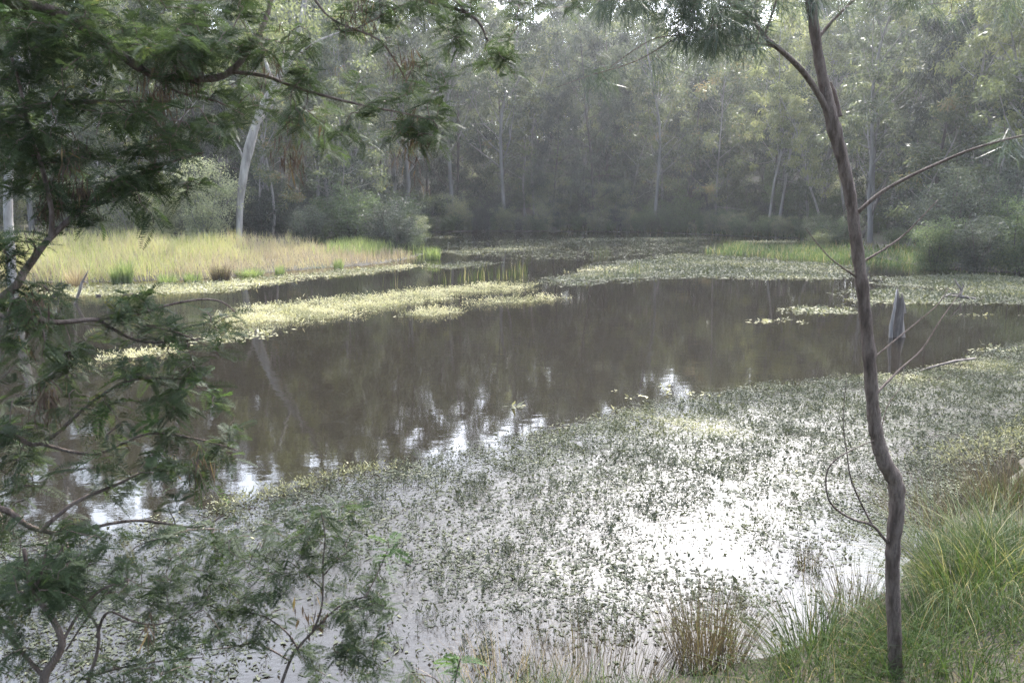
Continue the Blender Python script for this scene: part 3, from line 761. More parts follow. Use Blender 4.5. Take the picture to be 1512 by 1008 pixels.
snag('driftwood', [([q(141, 434.5), q(144, 436), q(148, 436), q(149, 438)], [.012, .03, .035, .02])], 'small dark lump of driftwood right of the leaning stick', 'driftwood', 6, .15, 'driftwood in the pond', 'bark_dark')
D = W(1415, 440)[1]
snag('fallen_branch', [([q(1388, 441), q(1400, 437, .3), q(1418, 438), q(1440, 441, -.3)], [.03, .05, .06, .03]), ([q(1416, 438), q(1420, 428), q(1414, 420), q(1409, 412)], [.05, .04, .03, .015]),
     ([q(1420, 428), q(1423, 422), q(1421, 418)], [.025, .02, .01]), ([q(1396, 438), q(1404, 433), q(1414, 434)], [.02, .02, .015])], 'twisted pale branch lying in the water near the right shore', 'branch', 6, .08)
D = W(1430, 550)[1]
snag('fallen_log', [([q(1345, 552), q(1375, 542, .15), q(1410, 533, .3), q(1440, 529, .5)], [.012, .018, .022, .015])], 'thin pale log lying at the weed edge right of the stump', 'log', 6, .08)

# ------------------------------------------------------------------ near slender tree at the right
DR = 4.3
def pr(px, py, dd=0.0): return P(px, py, DR + dd)
def smooth(pts, m=5, rad=None):
    pts = np.asarray(pts, float); n = len(pts); t = np.linspace(0, n - 1, (n - 1) * m + 1)
    out = np.empty((len(t), 3))
    for i, tt in enumerate(t):           # Catmull-Rom
        k = min(int(tt), n - 2); f = tt - k
        a, b, c, d = pts[max(k - 1, 0)], pts[k], pts[k + 1], pts[min(k + 2, n - 1)]
        out[i] = .5 * (2 * b + (c - a) * f + (2 * a - 5 * b + 4 * c - d) * f * f + (3 * b - a - 3 * c + d) * f ** 3)
    return out if rad is None else (out, np.interp(t, np.arange(n), rad))
trunk = [(1322, 1060, 13.5), (1322, 1008, 12), (1321, 940, 11.6), (1318, 860, 11.2), (1319, 800, 11.8), (1324, 752, 12.4), (1322, 712, 13), (1306, 682, 12.6), (1295, 645, 11), (1289, 600, 10.2),
         (1283, 520, 10.4), (1275, 440, 9.8), (1266, 370, 9.6), (1257, 300, 9), (1245, 240, 9.8), (1231, 188, 10.6), (1220, 140, 8.6), (1208, 80, 7.6), (1197, 0, 8), (1188, -80, 7.5), (1190, -220, 7), (1200, -420, 5), (1195, -600, 3)]
px_r = DR / FPX
tp, tr_ = smooth([pr(a, b) for a, b, c in trunk], 6, [c * .92 * px_r for a, b, c in trunk])
baseR = tp[0].copy(); baseR[2] = float(ground_z(baseR[0], baseR[1]))
tp[0][2] = baseR[2] - .1
for k, f in enumerate((1.7, 1.5, 1.32, 1.18, 1.08)): tr_[k] *= f
rt = empty('wattle_tree', baseR)
for k in range(3, len(tr_) - 1):           # knots and swellings along the stem
    tr_[k] *= 1 + .05 * math.sin(k * 1.7) + .04 * rng.normal()
tb = Tubes(); tb.add(tp - baseR, tr_, 18, .03); link('trunk', tb.mesh('near_trunk'), M['bark_wattle'], rt)
RB = [([(1233, 190, 0), (1212, 145, -.03), (1185, 105, -.06), (1150, 72, -.1), (1130, 55, -.12), (1108, 25, -.15), (1075, 3, -.2), (1030, -25, -.25), (960, -70, -.3)], 6.2, 2.4),
      ([(1240, 172, .02), (1233, 140, .05), (1227, 122, .07)], 5, 2.4),
      ([(1262, 318, 0), (1300, 285, -.04), (1345, 260, -.08), (1400, 235, -.12), (1440, 219, -.15), (1512, 200, -.2), (1600, 185, -.25)], 3.8, 1.6),
      ([(1268, 390, 0), (1310, 365, .05), (1340, 342, .08), (1385, 295, .12)], 2.6, 1), ([(1266, 410, 0), (1225, 380, -.06), (1190, 338, -.1)], 2, .8),
      ([(1290, 528, 0), (1345, 483, .1), (1385, 449, .16), (1400, 425, .2)], 1.8, .7), ([(1294, 581, 0), (1328, 546, .1), (1361, 516, .16), (1391, 469, .22), (1420, 430, .3)], 2.6, .8),
      ([(1313, 803, 0), (1304, 793, -.03), (1288, 775, -.08), (1261, 767, -.14), (1238, 754, -.18), (1223, 735, -.2), (1220, 702, -.2), (1232, 680, -.2), (1262, 662, -.18), (1290, 650, -.15)], 3.4, .9),
      ([(1288, 775, -.08), (1271, 742, -.1), (1256, 705, -.12), (1251, 672, -.13), (1245, 620, -.15), (1250, 560, -.17)], 2.2, .7),
      ([(1300, 640, 0), (1310, 600, .08), (1330, 570, .15), (1335, 540, .2)], 1.2, .6),
      ([(1150, 72, -.1), (1120, 64, -.12), (1085, 68, -.15), (1050, 60, -.2)], 2.4, 1), ([(1108, 25, -.15), (1060, 40, -.2), (1008, 52, -.25), (940, 90, -.3), (870, 112, -.35), (820, 130, -.4)], 1.8, .4),
      ([(1008, 52, -.25), (960, 60, -.28), (900, 100, -.34)], 1.4, .5), ([(1128, 55, -.12), (1140, 20, -.12), (1160, -40, -.1)], 3, 1.4), ([(1205, 60, 0), (1240, 20, .05), (1300, -30, .1), (1380, -60, .2)], 3.4, 1.5), ([(1190, -100, 0), (1250, -160, .3), (1330, -220, .6)], 4, 1.5),
      ([(1190, -200, 0), (1130, -260, -.3), (1060, -300, -.5)], 4, 1.5), ([(1195, -350, 0), (1260, -420, .4), (1300, -500, .6)], 3.5, 1.2)]
RNODES = []
for pts, a, b in RB:
    s, rr = smooth([pr(*p_) for p_ in pts], 5, np.linspace(a * .78, b * .7, len(pts)) * px_r)
    tb = Tubes(); tb.add(s - baseR, rr, 7, .04); link('branch', tb.mesh('near_branch'), M['bark_wattle'], rt)
    RNODES.append(s)

def grow(nodes, targets, tb, r=.0022):
    """join each target point to the nearest wood already there, nearest first, with a thin twig"""
    nodes = np.asarray(nodes, float); targets = np.asarray(targets, float)
    left = list(range(len(targets)))
    dist = np.array([np.min(np.linalg.norm(nodes - t, axis=1)) for t in targets])
    near = np.array([np.argmin(np.linalg.norm(nodes - t, axis=1)) for t in targets])
    out = []; nodes = list(nodes)
    alive = np.ones(len(targets), bool)
    for _ in range(len(targets)):
        i = int(np.argmin(np.where(alive, dist, 1e9))); alive[i] = False
        a, b = nodes[near[i]], targets[i]
        L = np.linalg.norm(b - a)
        mid = (a + b) / 2 + rng.normal(0, .12 * L, 3) + [0, 0, .06 * L]
        m2 = a + (b - a) * .75 + rng.normal(0, .05 * L, 3)
        pl = smooth([a, mid, m2, b], 2)
        tb.add(pl, np.linspace(r * (1 + L * 1.5), r * .55, len(pl)), 4)
        out.append((b, unit(b - m2)))
        for npnt in pl[2:]:
            k = len(nodes); nodes.append(npnt)
            dn = np.linalg.norm(targets - npnt, axis=1)
            up = alive & (dn < dist); dist[up] = dn[up]; near[up] = k
    return out

# casuarina-like needle sprays on the slender tree (upper, mostly above the frame)
def cloud(regs):
    out = []
    for x0, y0, x1, y1, d0, d1, n in regs:
        for i in range(n):
            out.append(P(rng.uniform(x0, x1), rng.uniform(y0, y1), rng.uniform(d0, d1)))
    return out
def needles(lv, ends, n, L):
    for c, d in ends:
        m = int(n * rng.uniform(.6, 1.3))
        dd = unit(d) * .5 + rng.normal(0, .5, (m, 3)) + [0, 0, -.75]
        pos = c - unit(d) * (rng.random(m) * .12)[:, None] + rng.normal(0, .015, (m, 3))
        lv.add(pos, dd, L * rng.uniform(.5, 1.3, m), .0032, None, None, .5)
tw, lv = Tubes(), Leaves()
ends = grow(np.concatenate(RNODES), cloud([(985, -40, 1125, 66, 3.9, 4.3, 120), (870, -60, 1000, 20, 3.8, 4.2, 44), (1240, -80, 1500, 20, 4.2, 4.7, 34), (1000, -400, 1400, -90, 3.8, 4.9, 60), (1480, 170, 1560, 215, 3.95, 4.2, 8), (880, 90, 1010, 125, 3.9, 4.05, 5), (1140, -60, 1240, 10, 4.1, 4.4, 14)]), tw, .0018)
needles(lv, ends, 34, .15)
link('crown', crown_mesh('near_crown', lv, tw, baseR, 'needle', 'bark_wattle'), None, rt)
tag(rt, 'slender dark crooked tree on the near bank at right, in front of the pond', 'tree')

# ------------------------------------------------------------------ near wattle at the left, mostly out of frame
baseL = np.array([-3.3, 2.6, 0]); baseL[2] = float(ground_z(baseL[0], baseL[1]))
lt = empty('wattle_tree', baseL)
stem = np.array([baseL + [0, 0, -.15], baseL + [.05, .1, .8], [-3.2, 2.8, 2.4], [-3.0, 2.95, 3.2], [-2.85, 3.1, 4.2], [-2.5, 3.4, 5.2], [-2.1, 3.9, 6.2], [-1.7, 4.6, 7.3]])
sp_, sr_ = smooth(stem, 5, [.13, .11, .1, .09, .075, .06, .045, .025])
tb = Tubes(); tb.add(sp_ - baseL, sr_, 12, .03); link('trunk', tb.mesh('left_trunk'), M['bark_wattle'], lt)
def L3(*l): return [P(*p_) for p_ in l]
S = {k: stem[k] for k in range(len(stem))}
LB = [([S[3]] + L3((-220, 270, 3.2), (0, 187, 3.4), (40, 161, 3.5), (100, 152, 3.6), (170, 150, 3.7), (250, 150, 3.8)), .022, .005),
      ([S[4]] + L3((-150, -20, 3.3), (60, 10, 3.5), (145, 55, 3.6), (220, 108, 3.7), (300, 117, 3.8), (340, 106, 3.85), (370, 70, 3.9), (392, 30, 4), (412, -40, 4.1), (450, -120, 4.2)), .024, .008),
      (L3((340, 106, 3.85), (390, 112, 3.9), (440, 130, 3.95), (520, 152, 4), (600, 168, 4.05), (640, 178, 4.1)), .010, .003),
      (L3((220, 108, 3.7), (260, 135, 3.75), (320, 150, 3.8), (360, 170, 3.8)), .007, .003),
      ([S[2]] + L3((-180, 540, 3.0), (0, 441, 3.15), (40, 395, 3.25), (75, 350, 3.3), (130, 303, 3.4), (195, 262, 3.5), (250, 240, 3.6), (300, 225, 3.65)), .022, .004),
      (L3((75, 350, 3.3), (76, 310, 3.3), (60, 240, 3.35), (42, 190, 3.4), (30, 130, 3.4), (10, 60, 3.5)), .011, .005),
      (L3((40, 395, 3.25), (52, 368, 3.2), (45, 352, 3.15)), .006, .003),
      ([S[2]] + L3((-160, 520, 2.9), (0, 466, 2.95), (80, 476, 3.0), (140, 472, 3.05), (165, 485, 3.1), (215, 505, 3.15), (300, 500, 3.2)), .014, .004),
      (L3((140, 472, 3.05), (200, 465, 3.1), (250, 450, 3.15), (300, 442, 3.2), (330, 447, 3.2), (348, 462, 3.2)), .006, .003),
      (L3((215, 480, 3.1), (265, 492, 3.15), (300, 508, 3.2), (325, 525, 3.2)), .005, .002),
      ([S[1]] + L3((-160, 660, 2.8), (0, 640, 2.9), (60, 655, 2.95), (140, 590, 3.05), (200, 560, 3.1), (280, 560, 3.2)), .014, .003),
      (L3((60, 655, 2.95), (140, 670, 3.0), (220, 640, 3.1), (300, 650, 3.2), (350, 665, 3.25)), .007, .003),
      ([S[1]] + L3((-140, 720, 2.7), (0, 750, 2.75), (40, 775, 2.8), (75, 786, 2.85), (110, 784, 2.9), (200, 768, 3.0), (290, 778, 3.1), (330, 760, 3.15)), .014, .003),
      (L3((62, 782, 2.83), (110, 742, 2.9), (170, 716, 3.0), (230, 690, 3.1), (290, 690, 3.15)), .009, .003),
      (L3((100, 785, 2.88), (92, 800, 2.85), (80, 798, 2.85)), .004, .002),
      ([S[5]] + L3((150, -160, 3.9), (420, -90, 4.1), (560, -20, 4.3), (690, 20, 4.4), (720, 60, 4.45)), .022, .005),
      (L3((420, -90, 4.1), (480, 20, 4.2), (560, 60, 4.2), (600, 120, 4.25)), .008, .003),
      (L3((690, 20, 4.4), (640, -10, 4.3), (520, 45, 4.2), (500, 40, 4.2)), .005, .002),
      ([S[6], np.array([-1.2, 4.6, 6.9]), np.array([-.2, 5.6, 7.2]), np.array([.6, 6.6, 7.4])], .03, .008), ([S[6], np.array([-2.2, 4.9, 6.8]), np.array([-2.6, 6.2, 7.2])], .025, .008),
      ([S[5], np.array([-1.4, 4.2, 5.9]), np.array([-.6, 5.4, 6.2]), np.array([-.2, 6.6, 6.3])], .025, .008), ([S[7], np.array([-1.2, 5.6, 7.8]), np.array([-.6, 6.8, 8.2])], .02, .006), ([S[5], np.array([-3.2, 4.4, 6.0]), np.array([-3.4, 5.6, 6.5])], .025, .006)]
LNODES = []
for pts, a, b in LB:
    s, rr = smooth(pts, 5, np.linspace(a, b, len(pts)))
    tb = Tubes(); tb.add(s - baseL, rr, 7, .04); link('branch', tb.mesh('left_branch'), M['bark_wattle'], lt)
    LNODES.append(s)

def frond(lv, base, d, L, npair, pl, pw, tint):
    """a feathery leaf: two ranks of narrow pinnae along a drooping rib"""
    d = unit(d); s = unit(np.cross(d, [0, 0, 1.0]) + rng.normal(0, .35, 3)); nrm = np.cross(s, d)
    t = np.linspace(.12, 1, npair)
    rib = base + d * (L * t)[:, None] + np.array([0, 0, -1.0]) * (L * .22 * t ** 2)[:, None]
    ln = pl * np.sin(np.pi * np.clip(.18 + .74 * t, 0, 1)) ** .7
    for sg in (1, -1):
        dd = s * sg * .85 + d * .55 + nrm * rng.normal(.1, .12) + rng.normal(0, .06, (npair, 3))
        lv.add(rib, dd, ln, pw, np.clip(tint + rng.normal(0, .1, npair), 0, 1), np.broadcast_to(nrm + rng.normal(0, .2, 3), (npair, 3)), .5)
    lv.add(base[None] , d[None], L, .0022, [.3])

def spray(lv, ends, nf, L, mat_t=.4, npair=14, pw=.0046, pl=.032):
    for c, d in ends:
        k = max(2, int(nf * rng.uniform(.6, 1.4)))
        for j in range(k):
            a = rng.random() * 6.283
            dd = unit(d) * .45 + np.array([math.cos(a), math.sin(a), rng.normal(-.15, .35)])
            frond(lv, c - unit(d) * rng.random() * .10 + rng.normal(0, .008, 3), dd, L * rng.uniform(.7, 1.25), npair, pl * rng.uniform(.8, 1.2), pw, mat_t + rng.normal(0, .18))

tw, lv = Tubes(), Leaves()
nodes = np.concatenate(LNODES)
VIEW = cloud([(-60, -60, 150, 60, 3.2, 3.9, 80), (-40, 50, 330, 230, 3.2, 4.0, 180), (-30, 200, 250, 290, 3.2, 3.8, 70), (120, -60, 400, 90, 3.5, 4.2, 95), (320, 40, 470, 190, 3.7, 4.2, 44), (440, 100, 660, 230, 3.9, 4.3, 28), (40, 280, 240, 330, 3.3, 3.6, 14),
              (480, -30, 660, 60, 4.1, 4.5, 26), (655, -20, 770, 125, 4.3, 4.55, 26), (560, 80, 660, 200, 4.1, 4.4, 14), (780, -50, 900, 20, 4.3, 4.6, 18), (-30, 330, 70, 470, 3.0, 3.3, 22), (-20, 440, 110, 640, 2.8, 3.2, 30), (150, 435, 345, 520, 3.0, 3.25, 20), (100, 500, 260, 640, 2.9, 3.25, 18), (220, 530, 350, 700, 3.0, 3.3, 22),
              (-20, 620, 240, 740, 2.8, 3.2, 24), (-20, 740, 330, 850, 2.6, 3.2, 24), (230, 250, 330, 300, 3.5, 3.7, 8), (-20, 840, 120, 900, 2.4, 2.8, 16)])
spray(lv, grow(nodes, VIEW, tw), 9, .10)
# unseen crown above the frame, added to shade the lower branches
UP = [np.array([rng.uniform(-4.2, 1.0), rng.uniform(3.4, 7.4), 0]) for i in range(150)]
for u in UP: u[2] = rng.uniform(5.6, 8.2) + .15 * (u[1] - 4)
spray(lv, grow(nodes, UP, tw, .004), 9, .2, .4, 7, .02, .07)
link('crown', crown_mesh('left_crown', lv, tw, baseL, 'wattle_leaf', 'bark_wattle'), None, lt)
# fresh green shoots and dry brown tassels hanging among them
lv = Leaves()
for px, py, D, n in ((100, 70, 3.3, 5), (110, 50, 3.3, 4), (20, 20, 3.2, 6), (200, 555, 3.0, 6), (170, 600, 3.0, 5), (300, 560, 3.1, 7), (240, 500, 3.1, 5), (230, 620, 3.0, 6), (330, 590, 3.2, 4), (650, 130, 4.2, 4), (40, 470, 2.95, 5), (290, 720, 3.1, 4), (150, 660, 2.9, 5)):
    c = P(px, py, D)
    k = np.argmin(np.linalg.norm(nodes - c, axis=1))
    spray(lv, [(c, unit(c - nodes[k] + [0, 0, .02]))] , n, .12, .5, 12, .007, .036)
m_ = lv.mesh('left_shoots'); m_.transform(__import__('mathutils').Matrix.Translation(Vector([-c for c in baseL]))); link('fresh_shoots', m_, M['wattle_fresh'], lt)
lv = Leaves()
for px, py, D, n, sp in ((240, 110, 3.7, 50, 24), (280, 95, 3.75, 40, 20), (225, 150, 3.7, 50, 26), (240, 190, 3.7, 30, 20), (430, 220, 4.0, 45, 22), (610, 205, 4.2, 55, 26), (600, 90, 4.2, 30, 20), (90, 245, 3.4, 40, 22), (70, 290, 3.35, 26, 22), (120, 280, 3.4, 20, 14), (530, 10, 4.2, 40, 24), (45, 465, 2.95, 34, 22), (70, 580, 2.9, 26, 14), (60, 590, 2.9, 10, 12), (390, 90, 3.9, 24, 20), (295, 680, 3.1, 16, 16), (220, 920, 2.7, 4, 6)):
    pos = np.array([P(px + rng.normal(0, sp * .6), py + rng.normal(0, sp), D + rng.normal(0, .06)) for i in range(n)])
    pos = np.repeat(pos, 3, 0) + rng.normal(0, .012, (3 * n, 3)); n *= 3
    lv.add(pos, rng.normal(0, .3, (n, 3)) + [0, 0, -1], rng.uniform(.04, .11, n), rng.uniform(.003, .008, n), np.clip(rng.normal(.45, .25, n), 0, 1))
m_ = lv.mesh('left_dry'); m_.transform(__import__('mathutils').Matrix.Translation(Vector([-c for c in baseL]))); link('dry_leaves', m_, M['dry_leaf'], lt)
tag(lt, 'dark feathery wattle overhanging the left foreground, with brown dry leaf tassels', 'tree')

# wattle saplings at the lower left
def sapling(name, base_px, D, paths, regs, nf, label, fresh=(), dry=()):
    b = P(*base_px, D); g = float(ground_z(b[0], b[1])); b = np.array([b[0], b[1], g])
    root = empty(name, b); nodes = []
    for i, (pts, a, c) in enumerate(paths):
        l = [P(*p_) for p_ in pts]
        if i == 0: l = [b + [0, 0, -.1], b * .4 + l[0] * .6] + l
        s, rr = smooth(l, 5, np.linspace(a, c, len(l)))
        tb = Tubes(); tb.add(s - b, rr, 7, .04); link('stem' if i == 0 else 'branch', tb.mesh('sapling_stem'), M['bark_wattle'], root); nodes.append(s)
    tw, lv = Tubes(), Leaves()
    nodes = np.concatenate(nodes)
    spray(lv, grow(nodes, cloud(regs), tw, .0016), nf + 1, .08, .42, 13, .0038, .025)
    T = __import__('mathutils').Matrix.Translation(Vector([-k for k in b]))
    link('crown', crown_mesh('sapling_crown', lv, tw, b, 'wattle_leaf', 'bark_wattle'), None, root)
    if fresh:
        lv = Leaves()
        for px, py, D_, n in fresh: spray(lv, [(P(px, py, D_), np.array([0, 0, 1.0]))], n, .10, .5, 12, .007, .03)
        m_ = lv.mesh('sapling_shoots'); m_.transform(T); link('fresh_shoots', m_, M['wattle_fresh'], root)
    if dry:
        lv = Leaves()
        for px, py, D_, n, sp in dry:
            pos = np.array([P(px + rng.normal(0, sp * .5), py + rng.normal(0, sp), D_) for i in range(n)])
            lv.add(pos, rng.normal(0, .3, (n, 3)) + [0, 0, -1], rng.uniform(.04, .08, n), rng.uniform(.007, .013, n))
        m_ = lv.mesh('sapling_dry'); m_.transform(T); link('dry_leaves', m_, M['dry_leaf'], root)
    return tag(root, label, 'sapling', 'wattle saplings below the left wattle')
sapling('wattle_sapling', (70, 1180), 2.5, [([(62, 1060, 2.5), (66, 1000, 2.5), (88, 962, 2.5), (90, 940, 2.5), (72, 905, 2.5), (48, 872, 2.5), (35, 810, 2.5)], .02, .006),
        ([(66, 1000, 2.5), (30, 960, 2.5), (8, 935, 2.5), (-20, 900, 2.5)], .008, .004), ([(48, 872, 2.5), (60, 850, 2.5), (70, 800, 2.5)], .006, .003), ([(90, 950, 2.5), (120, 900, 2.55), (150, 870, 2.6), (190, 855, 2.6)], .006, .003)],
        [(-20, 790, 180, 890, 2.4, 2.8, 28), (-20, 900, 60, 1010, 2.3, 2.6, 9), (120, 970, 330, 1020, 2.4, 2.9, 16)], 6, 'thick-stemmed wattle sapling in the bottom left corner')
sapling('wattle_sapling', (125, 1200), 2.7, [([(118, 1060, 2.7), (132, 1000, 2.7), (143, 965, 2.7), (146, 935, 2.7), (138, 915, 2.7), (115, 882, 2.7), (105, 850, 2.7)], .009, .003),
        ([(143, 940, 2.7), (152, 912, 2.7), (165, 903, 2.7), (195, 916, 2.75), (235, 921, 2.8), (300, 900, 2.85)], .006, .002), ([(132, 998, 2.7), (180, 985, 2.75), (240, 975, 2.8), (300, 970, 2.85)], .005, .002), ([(97, 960, 2.7), (130, 910, 2.7), (165, 870, 2.7), (195, 855, 2.7)], .004, .002)],
        [(180, 830, 330, 960, 2.7, 3.1, 32), (100, 820, 200, 900, 2.6, 3.0, 12), (250, 770, 420, 880, 2.8, 3.2, 32)], 6, 'curving thin-stemmed wattle sapling second from the bottom left corner', dry=((225, 910, 2.75, 5, 8),))
sapling('wattle_sapling', (395, 1180), 3.0, [([(405, 1050, 3.0), (428, 975, 3.0), (445, 950, 3.0), (462, 932, 3.0), (500, 895, 3.0), (540, 880, 3.0)], .009, .003),
        ([(462, 932, 3.0), (474, 900, 3.0), (477, 870, 3.0), (477, 830, 3.0), (480, 790, 3.0), (474, 755, 3.0)], .005, .002), ([(440, 958, 3.0), (425, 935, 3.0), (400, 915, 3.0), (375, 905, 3.0), (320, 900, 3.0)], .004, .002), ([(428, 975, 3.0), (380, 950, 3.0), (340, 955, 3.0), (300, 960, 3.0)], .004, .002), ([(477, 850, 3.0), (500, 825, 3.0), (530, 800, 3.05)], .003, .0015), ([(477, 870, 3.0), (455, 850, 3.0), (430, 830, 3.0)], .003, .0015), ([(540, 880, 3.0), (558, 845, 3.05), (572, 812, 3.1), (574, 798, 3.1)], .003, .0015)],
        [(430, 740, 540, 830, 2.9, 3.15, 30), (490, 850, 570, 930, 2.9, 3.15, 26), (330, 870, 450, 960, 2.9, 3.1, 26), (380, 780, 470, 860, 2.9, 3.1, 18), (500, 930, 570, 1010, 2.9, 3.1, 20), (440, 960, 520, 1010, 2.9, 3.1, 8)], 5, 'tallest wattle sapling, with brown dry leaves on its stem, right of the other saplings',
        fresh=((574, 800, 3.1, 9),), dry=((472, 905, 3.0, 22, 22), (440, 895, 3.0, 6, 10)))
sapling('wattle_sapling', (660, 1100), 3.4, [([(668, 1030, 3.4), (675, 990, 3.4), (680, 972, 3.4)], .006, .003), ([(668, 1030, 3.4), (640, 1000, 3.4), (610, 995, 3.4)], .003, .002)],
        [(600, 990, 640, 1020, 3.3, 3.5, 4)], 4, 'small wattle seedling with fresh green shoot at the bottom edge', fresh=((680, 972, 3.4, 10),), dry=((625, 1000, 3.4, 6, 6),))

# ------------------------------------------------------------------ near bank grasses
lv = Leaves()
BANK = np.array(wpts([(1600, 640), (1500, 715), (1400, 775), (1340, 838), (1290, 890), (1180, 960), (1040, 1004)]) + [(.2, 4.45), (-3, 4.1), (-5, 4.5), (-5, 1.5), (6, 1.5), (9, 6), (9.5, 9)])
p = scatter(BANK, 62000)
dd_ = sdist(SHORE, p[:, 0], p[:, 1]); p = p[(dd_ > -.12)]; dd_ = sdist(SHORE, p[:, 0], p[:, 1])
cl = patchy(p, 2.6, -.6, .6)
p = p[rng.random(len(p)) < .6 + .4 * cl]; dd_ = sdist(SHORE, p[:, 0], p[:, 1]); cl = patchy(p, 2.6, -.6, .6)
b3 = np.c_[p, np.maximum(ground_z(p[:, 0], p[:, 1]), -.04) - .02]
hh = (.13 + .19 * cl) * rng.uniform(.6, 1.35, len(p)) * np.clip(.6 + dd_, .6, 1.15)
lv.blades(b3, np.c_[rng.normal(0, .3, (len(p), 2)), np.ones(len(p))], hh, rng.uniform(.004, .009, len(p)), rng.uniform(.1, .8, len(p)), np.clip(rng.beta(1.6, 2.4, len(p)) + .12 * (1 - cl), 0, 1), 3)
tag(link('bank_grass', lv.mesh('bank_grass'), M['grass']), 'green grass on the near bank around the slender tree', 'grass', kind='stuff')
G2 = 'tussocks on the near bank'
tuft('grass_tussock', 1425, 872, 620, .85, .32, 'tussock', 'large arching tussock with straw blades right of the slender tree', 'tussock', (.3, 1.0), .007, .7, grp=G2)
tuft('grass_tussock', 1500, 850, 520, .7, .35, 'tussock', 'bright green tussock on the bank at the right picture edge', 'tussock', (.2, .8), .008, .5, grp=G2)
tuft('grass_tussock', 1390, 960, 420, .45, .35, 'grass', 'green tussock at the foot of the slender tree, right side', 'tussock', (.2, .8), .007, .6, grp=G2)
tuft('grass_tussock', 1330, 1004, 260, .3, .22, 'grass', 'small green tussock hiding the base of the slender tree', 'tussock', (.2, .9), .006, .6, grp=G2)
tuft('grass_tussock', 1215, 975, 520, .5, .35, 'grass', 'green tussock left of the foot of the slender tree', 'tussock', (.2, .8), .007, .6, grp=G2)
tuft('rush_clump', 1045, 968, 520, .62, .24, 'rush', 'dark brown rush clump standing in the water in the bottom middle', 'rush', (.02, .3), .0055, .3, z=-.03, grp=G2)
tuft('rush_clump', 880, 1020, 380, .5, .45, 'rush', 'sparse brown rushes at the bottom edge left of the dark rush clump', 'rush', (.02, .3), .0045, .3, z=-.03, grp=G2)
tuft('rush_clump', 760, 1030, 200, .4, .4, 'straw', 'thin straw-coloured rushes at the bottom edge, leftmost of the rushes', 'rush', (.02, .4), .0045, .4, z=-.03, grp=G2)
tuft('rush_clump', 1192, 838, 90, .32, .08, 'rush', 'small dark rush clump alone in the glaring water', 'rush', (.02, .3), .0055, .25, z=-.03, grp=G2)
tuft('rush_clump', 1268, 905, 300, .5, .22, 'rush', 'dark rushes at the water edge just left of the slender tree', 'rush', (.05, .5), .0055, .4, z=-.02, grp=G2)
tuft('rush_clump', 1390, 770, 420, .6, .5, 'rush', 'brown dry rushes at the water edge right of the trunk bend', 'rush', (.1, .6), .006, .35, grp=G2)
tuft('rush_clump', 1495, 745, 420, .75, .4, 'rush', 'brown rushes behind the bright tussock at the right picture edge', 'rush', (.1, .5), .006, .3, grp=G2)
# ------------------------------------------------------------------ air, sky, sun, camera
bm = mesh_np('haze', np.array([[x, y, z] for x in (-170, 170) for y in (-45, 190) for z in (-2.2, 42)], float),
             np.array([[0, 1, 3, 2], [4, 6, 7, 5], [0, 4, 5, 1], [2, 3, 7, 6], [0, 2, 6, 4], [1, 5, 7, 3]]))
m, nt, N, Lk = new_mat('haze_air')
pv = N('ShaderNodeVolumePrincipled'); pv.inputs['Density'].default_value = .00055; pv.inputs['Color'].default_value = (.93, .95, 1, 1); pv.inputs['Anisotropy'].default_value = .62  # air haze, also standing in for the veiling glare of the lens
o = N('ShaderNodeOutputMaterial'); Lk(pv.outputs[0], o.inputs['Volume'])
tag(link('haze', bm, m), kind='stuff')

w = bpy.data.worlds.new('World'); SC.world = w; w.use_nodes = True
nt = w.node_tree; nt.nodes.clear()
sk = nt.nodes.new('ShaderNodeTexSky'); sk.sky_type = 'NISHITA'; sk.sun_disc = False
sk.sun_elevation = SUN_EL; sk.sun_rotation = SUN_AZ; sk.dust_density = 1.6; sk.air_density = 1.0
bg = nt.nodes.new('ShaderNodeBackground'); bg.inputs['Strength'].default_value = .15
ow = nt.nodes.new('ShaderNodeOutputWorld')
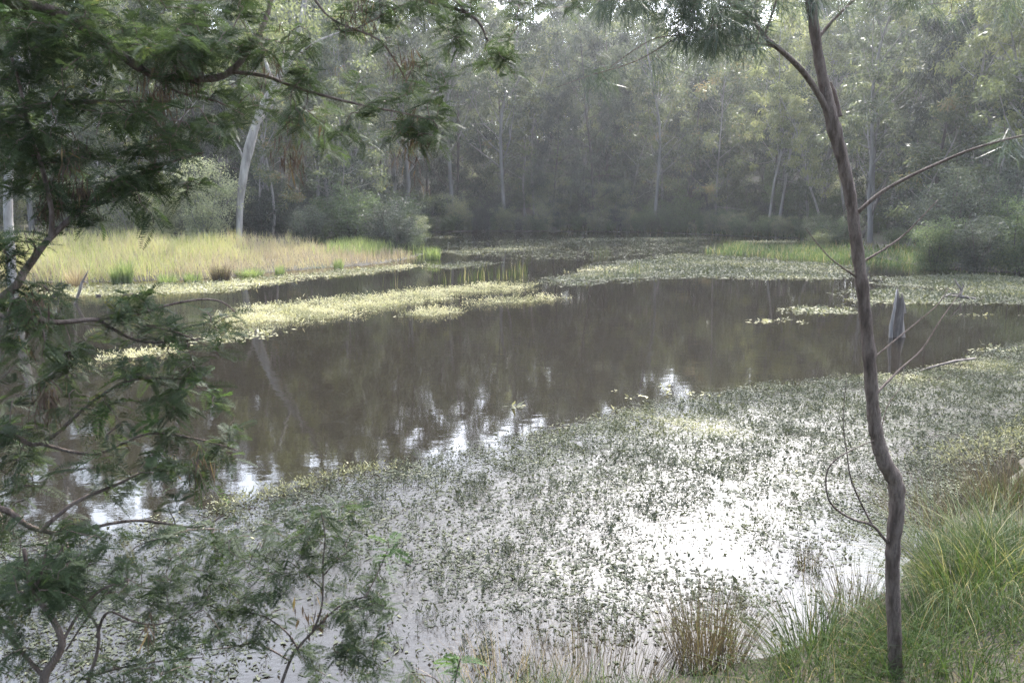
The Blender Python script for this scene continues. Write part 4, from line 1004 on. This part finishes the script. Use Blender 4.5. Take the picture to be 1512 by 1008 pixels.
# thin bright cloud added around the sun to whiten the water's reflections
N, Lk = nt.nodes.new, nt.links.new
tc = N('ShaderNodeTexCoord')
dp = N('ShaderNodeVectorMath'); dp.operation = 'DOT_PRODUCT'; dp.inputs[1].default_value = [float(c) for c in SUN]; Lk(tc.outputs['Generated'], dp.inputs[0])
ac = N('ShaderNodeMath'); ac.operation = 'ARCCOSINE'; Lk(dp.outputs['Value'], ac.inputs[0])
mr = N('ShaderNodeMapRange'); mr.interpolation_type = 'SMOOTHERSTEP'; mr.inputs[1].default_value = R(8); mr.inputs[2].default_value = R(115); mr.inputs[3].default_value = 1; mr.inputs[4].default_value = 0
Lk(ac.outputs[0], mr.inputs[0])
mp = N('ShaderNodeMapping'); mp.inputs['Scale'].default_value = (1, 1, 2.2); Lk(tc.outputs['Generated'], mp.inputs[0])
nz = N('ShaderNodeTexNoise'); nz.inputs['Scale'].default_value = 2.6; nz.inputs['Detail'].default_value = 6; Lk(mp.outputs[0], nz.inputs['Vector'])
cr = ramp(nt, [(.36, (.35, .35, .35)), (.62, (1, 1, 1))]); Lk(nz.outputs[0], cr.inputs[0])
mm = N('ShaderNodeMath'); mm.operation = 'MULTIPLY'; Lk(mr.outputs[0], mm.inputs[0]); Lk(cr.outputs[0], mm.inputs[1])
cl_ = N('ShaderNodeMix'); cl_.data_type = 'RGBA'; cl_.blend_type = 'ADD'; cl_.inputs[7].default_value = (18.5, 19.4, 21.6, 1)
Lk(mm.outputs[0], cl_.inputs[0]); Lk(sk.outputs[0], cl_.inputs[6])
Lk(cl_.outputs[2], bg.inputs[0]); Lk(bg.outputs[0], ow.inputs[0])

sl = bpy.data.lights.new('sun', 'SUN'); sl.energy = 4.4; sl.angle = R(.5); sl.color = (1, .96, .89)
so = bpy.data.objects.new('sun', sl); COL.objects.link(so)
so.rotation_euler = Vector([float(-c) for c in SUN]).to_track_quat('-Z', 'Y').to_euler()

cd = bpy.data.cameras.new('camera'); cd.sensor_width = 36; cd.lens = 36 * FPX / 1512; cd.clip_end = 4000; cd.clip_start = .05
cd.dof.use_dof = True; cd.dof.focus_distance = 16; cd.dof.aperture_fstop = 6.5
co = bpy.data.objects.new('camera', cd); COL.objects.link(co)
co.location = (0, 0, CAMH); co.rotation_euler = (math.pi / 2 - PITCH, 0, 0)
SC.camera = co

SC.render.engine = 'CYCLES'
cy = SC.cycles
cy.max_bounces = 7; cy.diffuse_bounces = 3; cy.glossy_bounces = 3; cy.transmission_bounces = 4; cy.volume_bounces = 0; cy.transparent_max_bounces = 4
cy.use_denoising = True; cy.denoising_prefilter = 'NONE'; cy.use_adaptive_sampling = False; cy.sample_clamp_direct = 12; cy.sample_clamp_indirect = 6; cy.caustics_reflective = False; cy.caustics_refractive = False
vs = SC.view_settings
vs.view_transform = 'Standard'; vs.look = 'None'; vs.exposure = 1.55; vs.gamma = 1; vs.use_curve_mapping = False
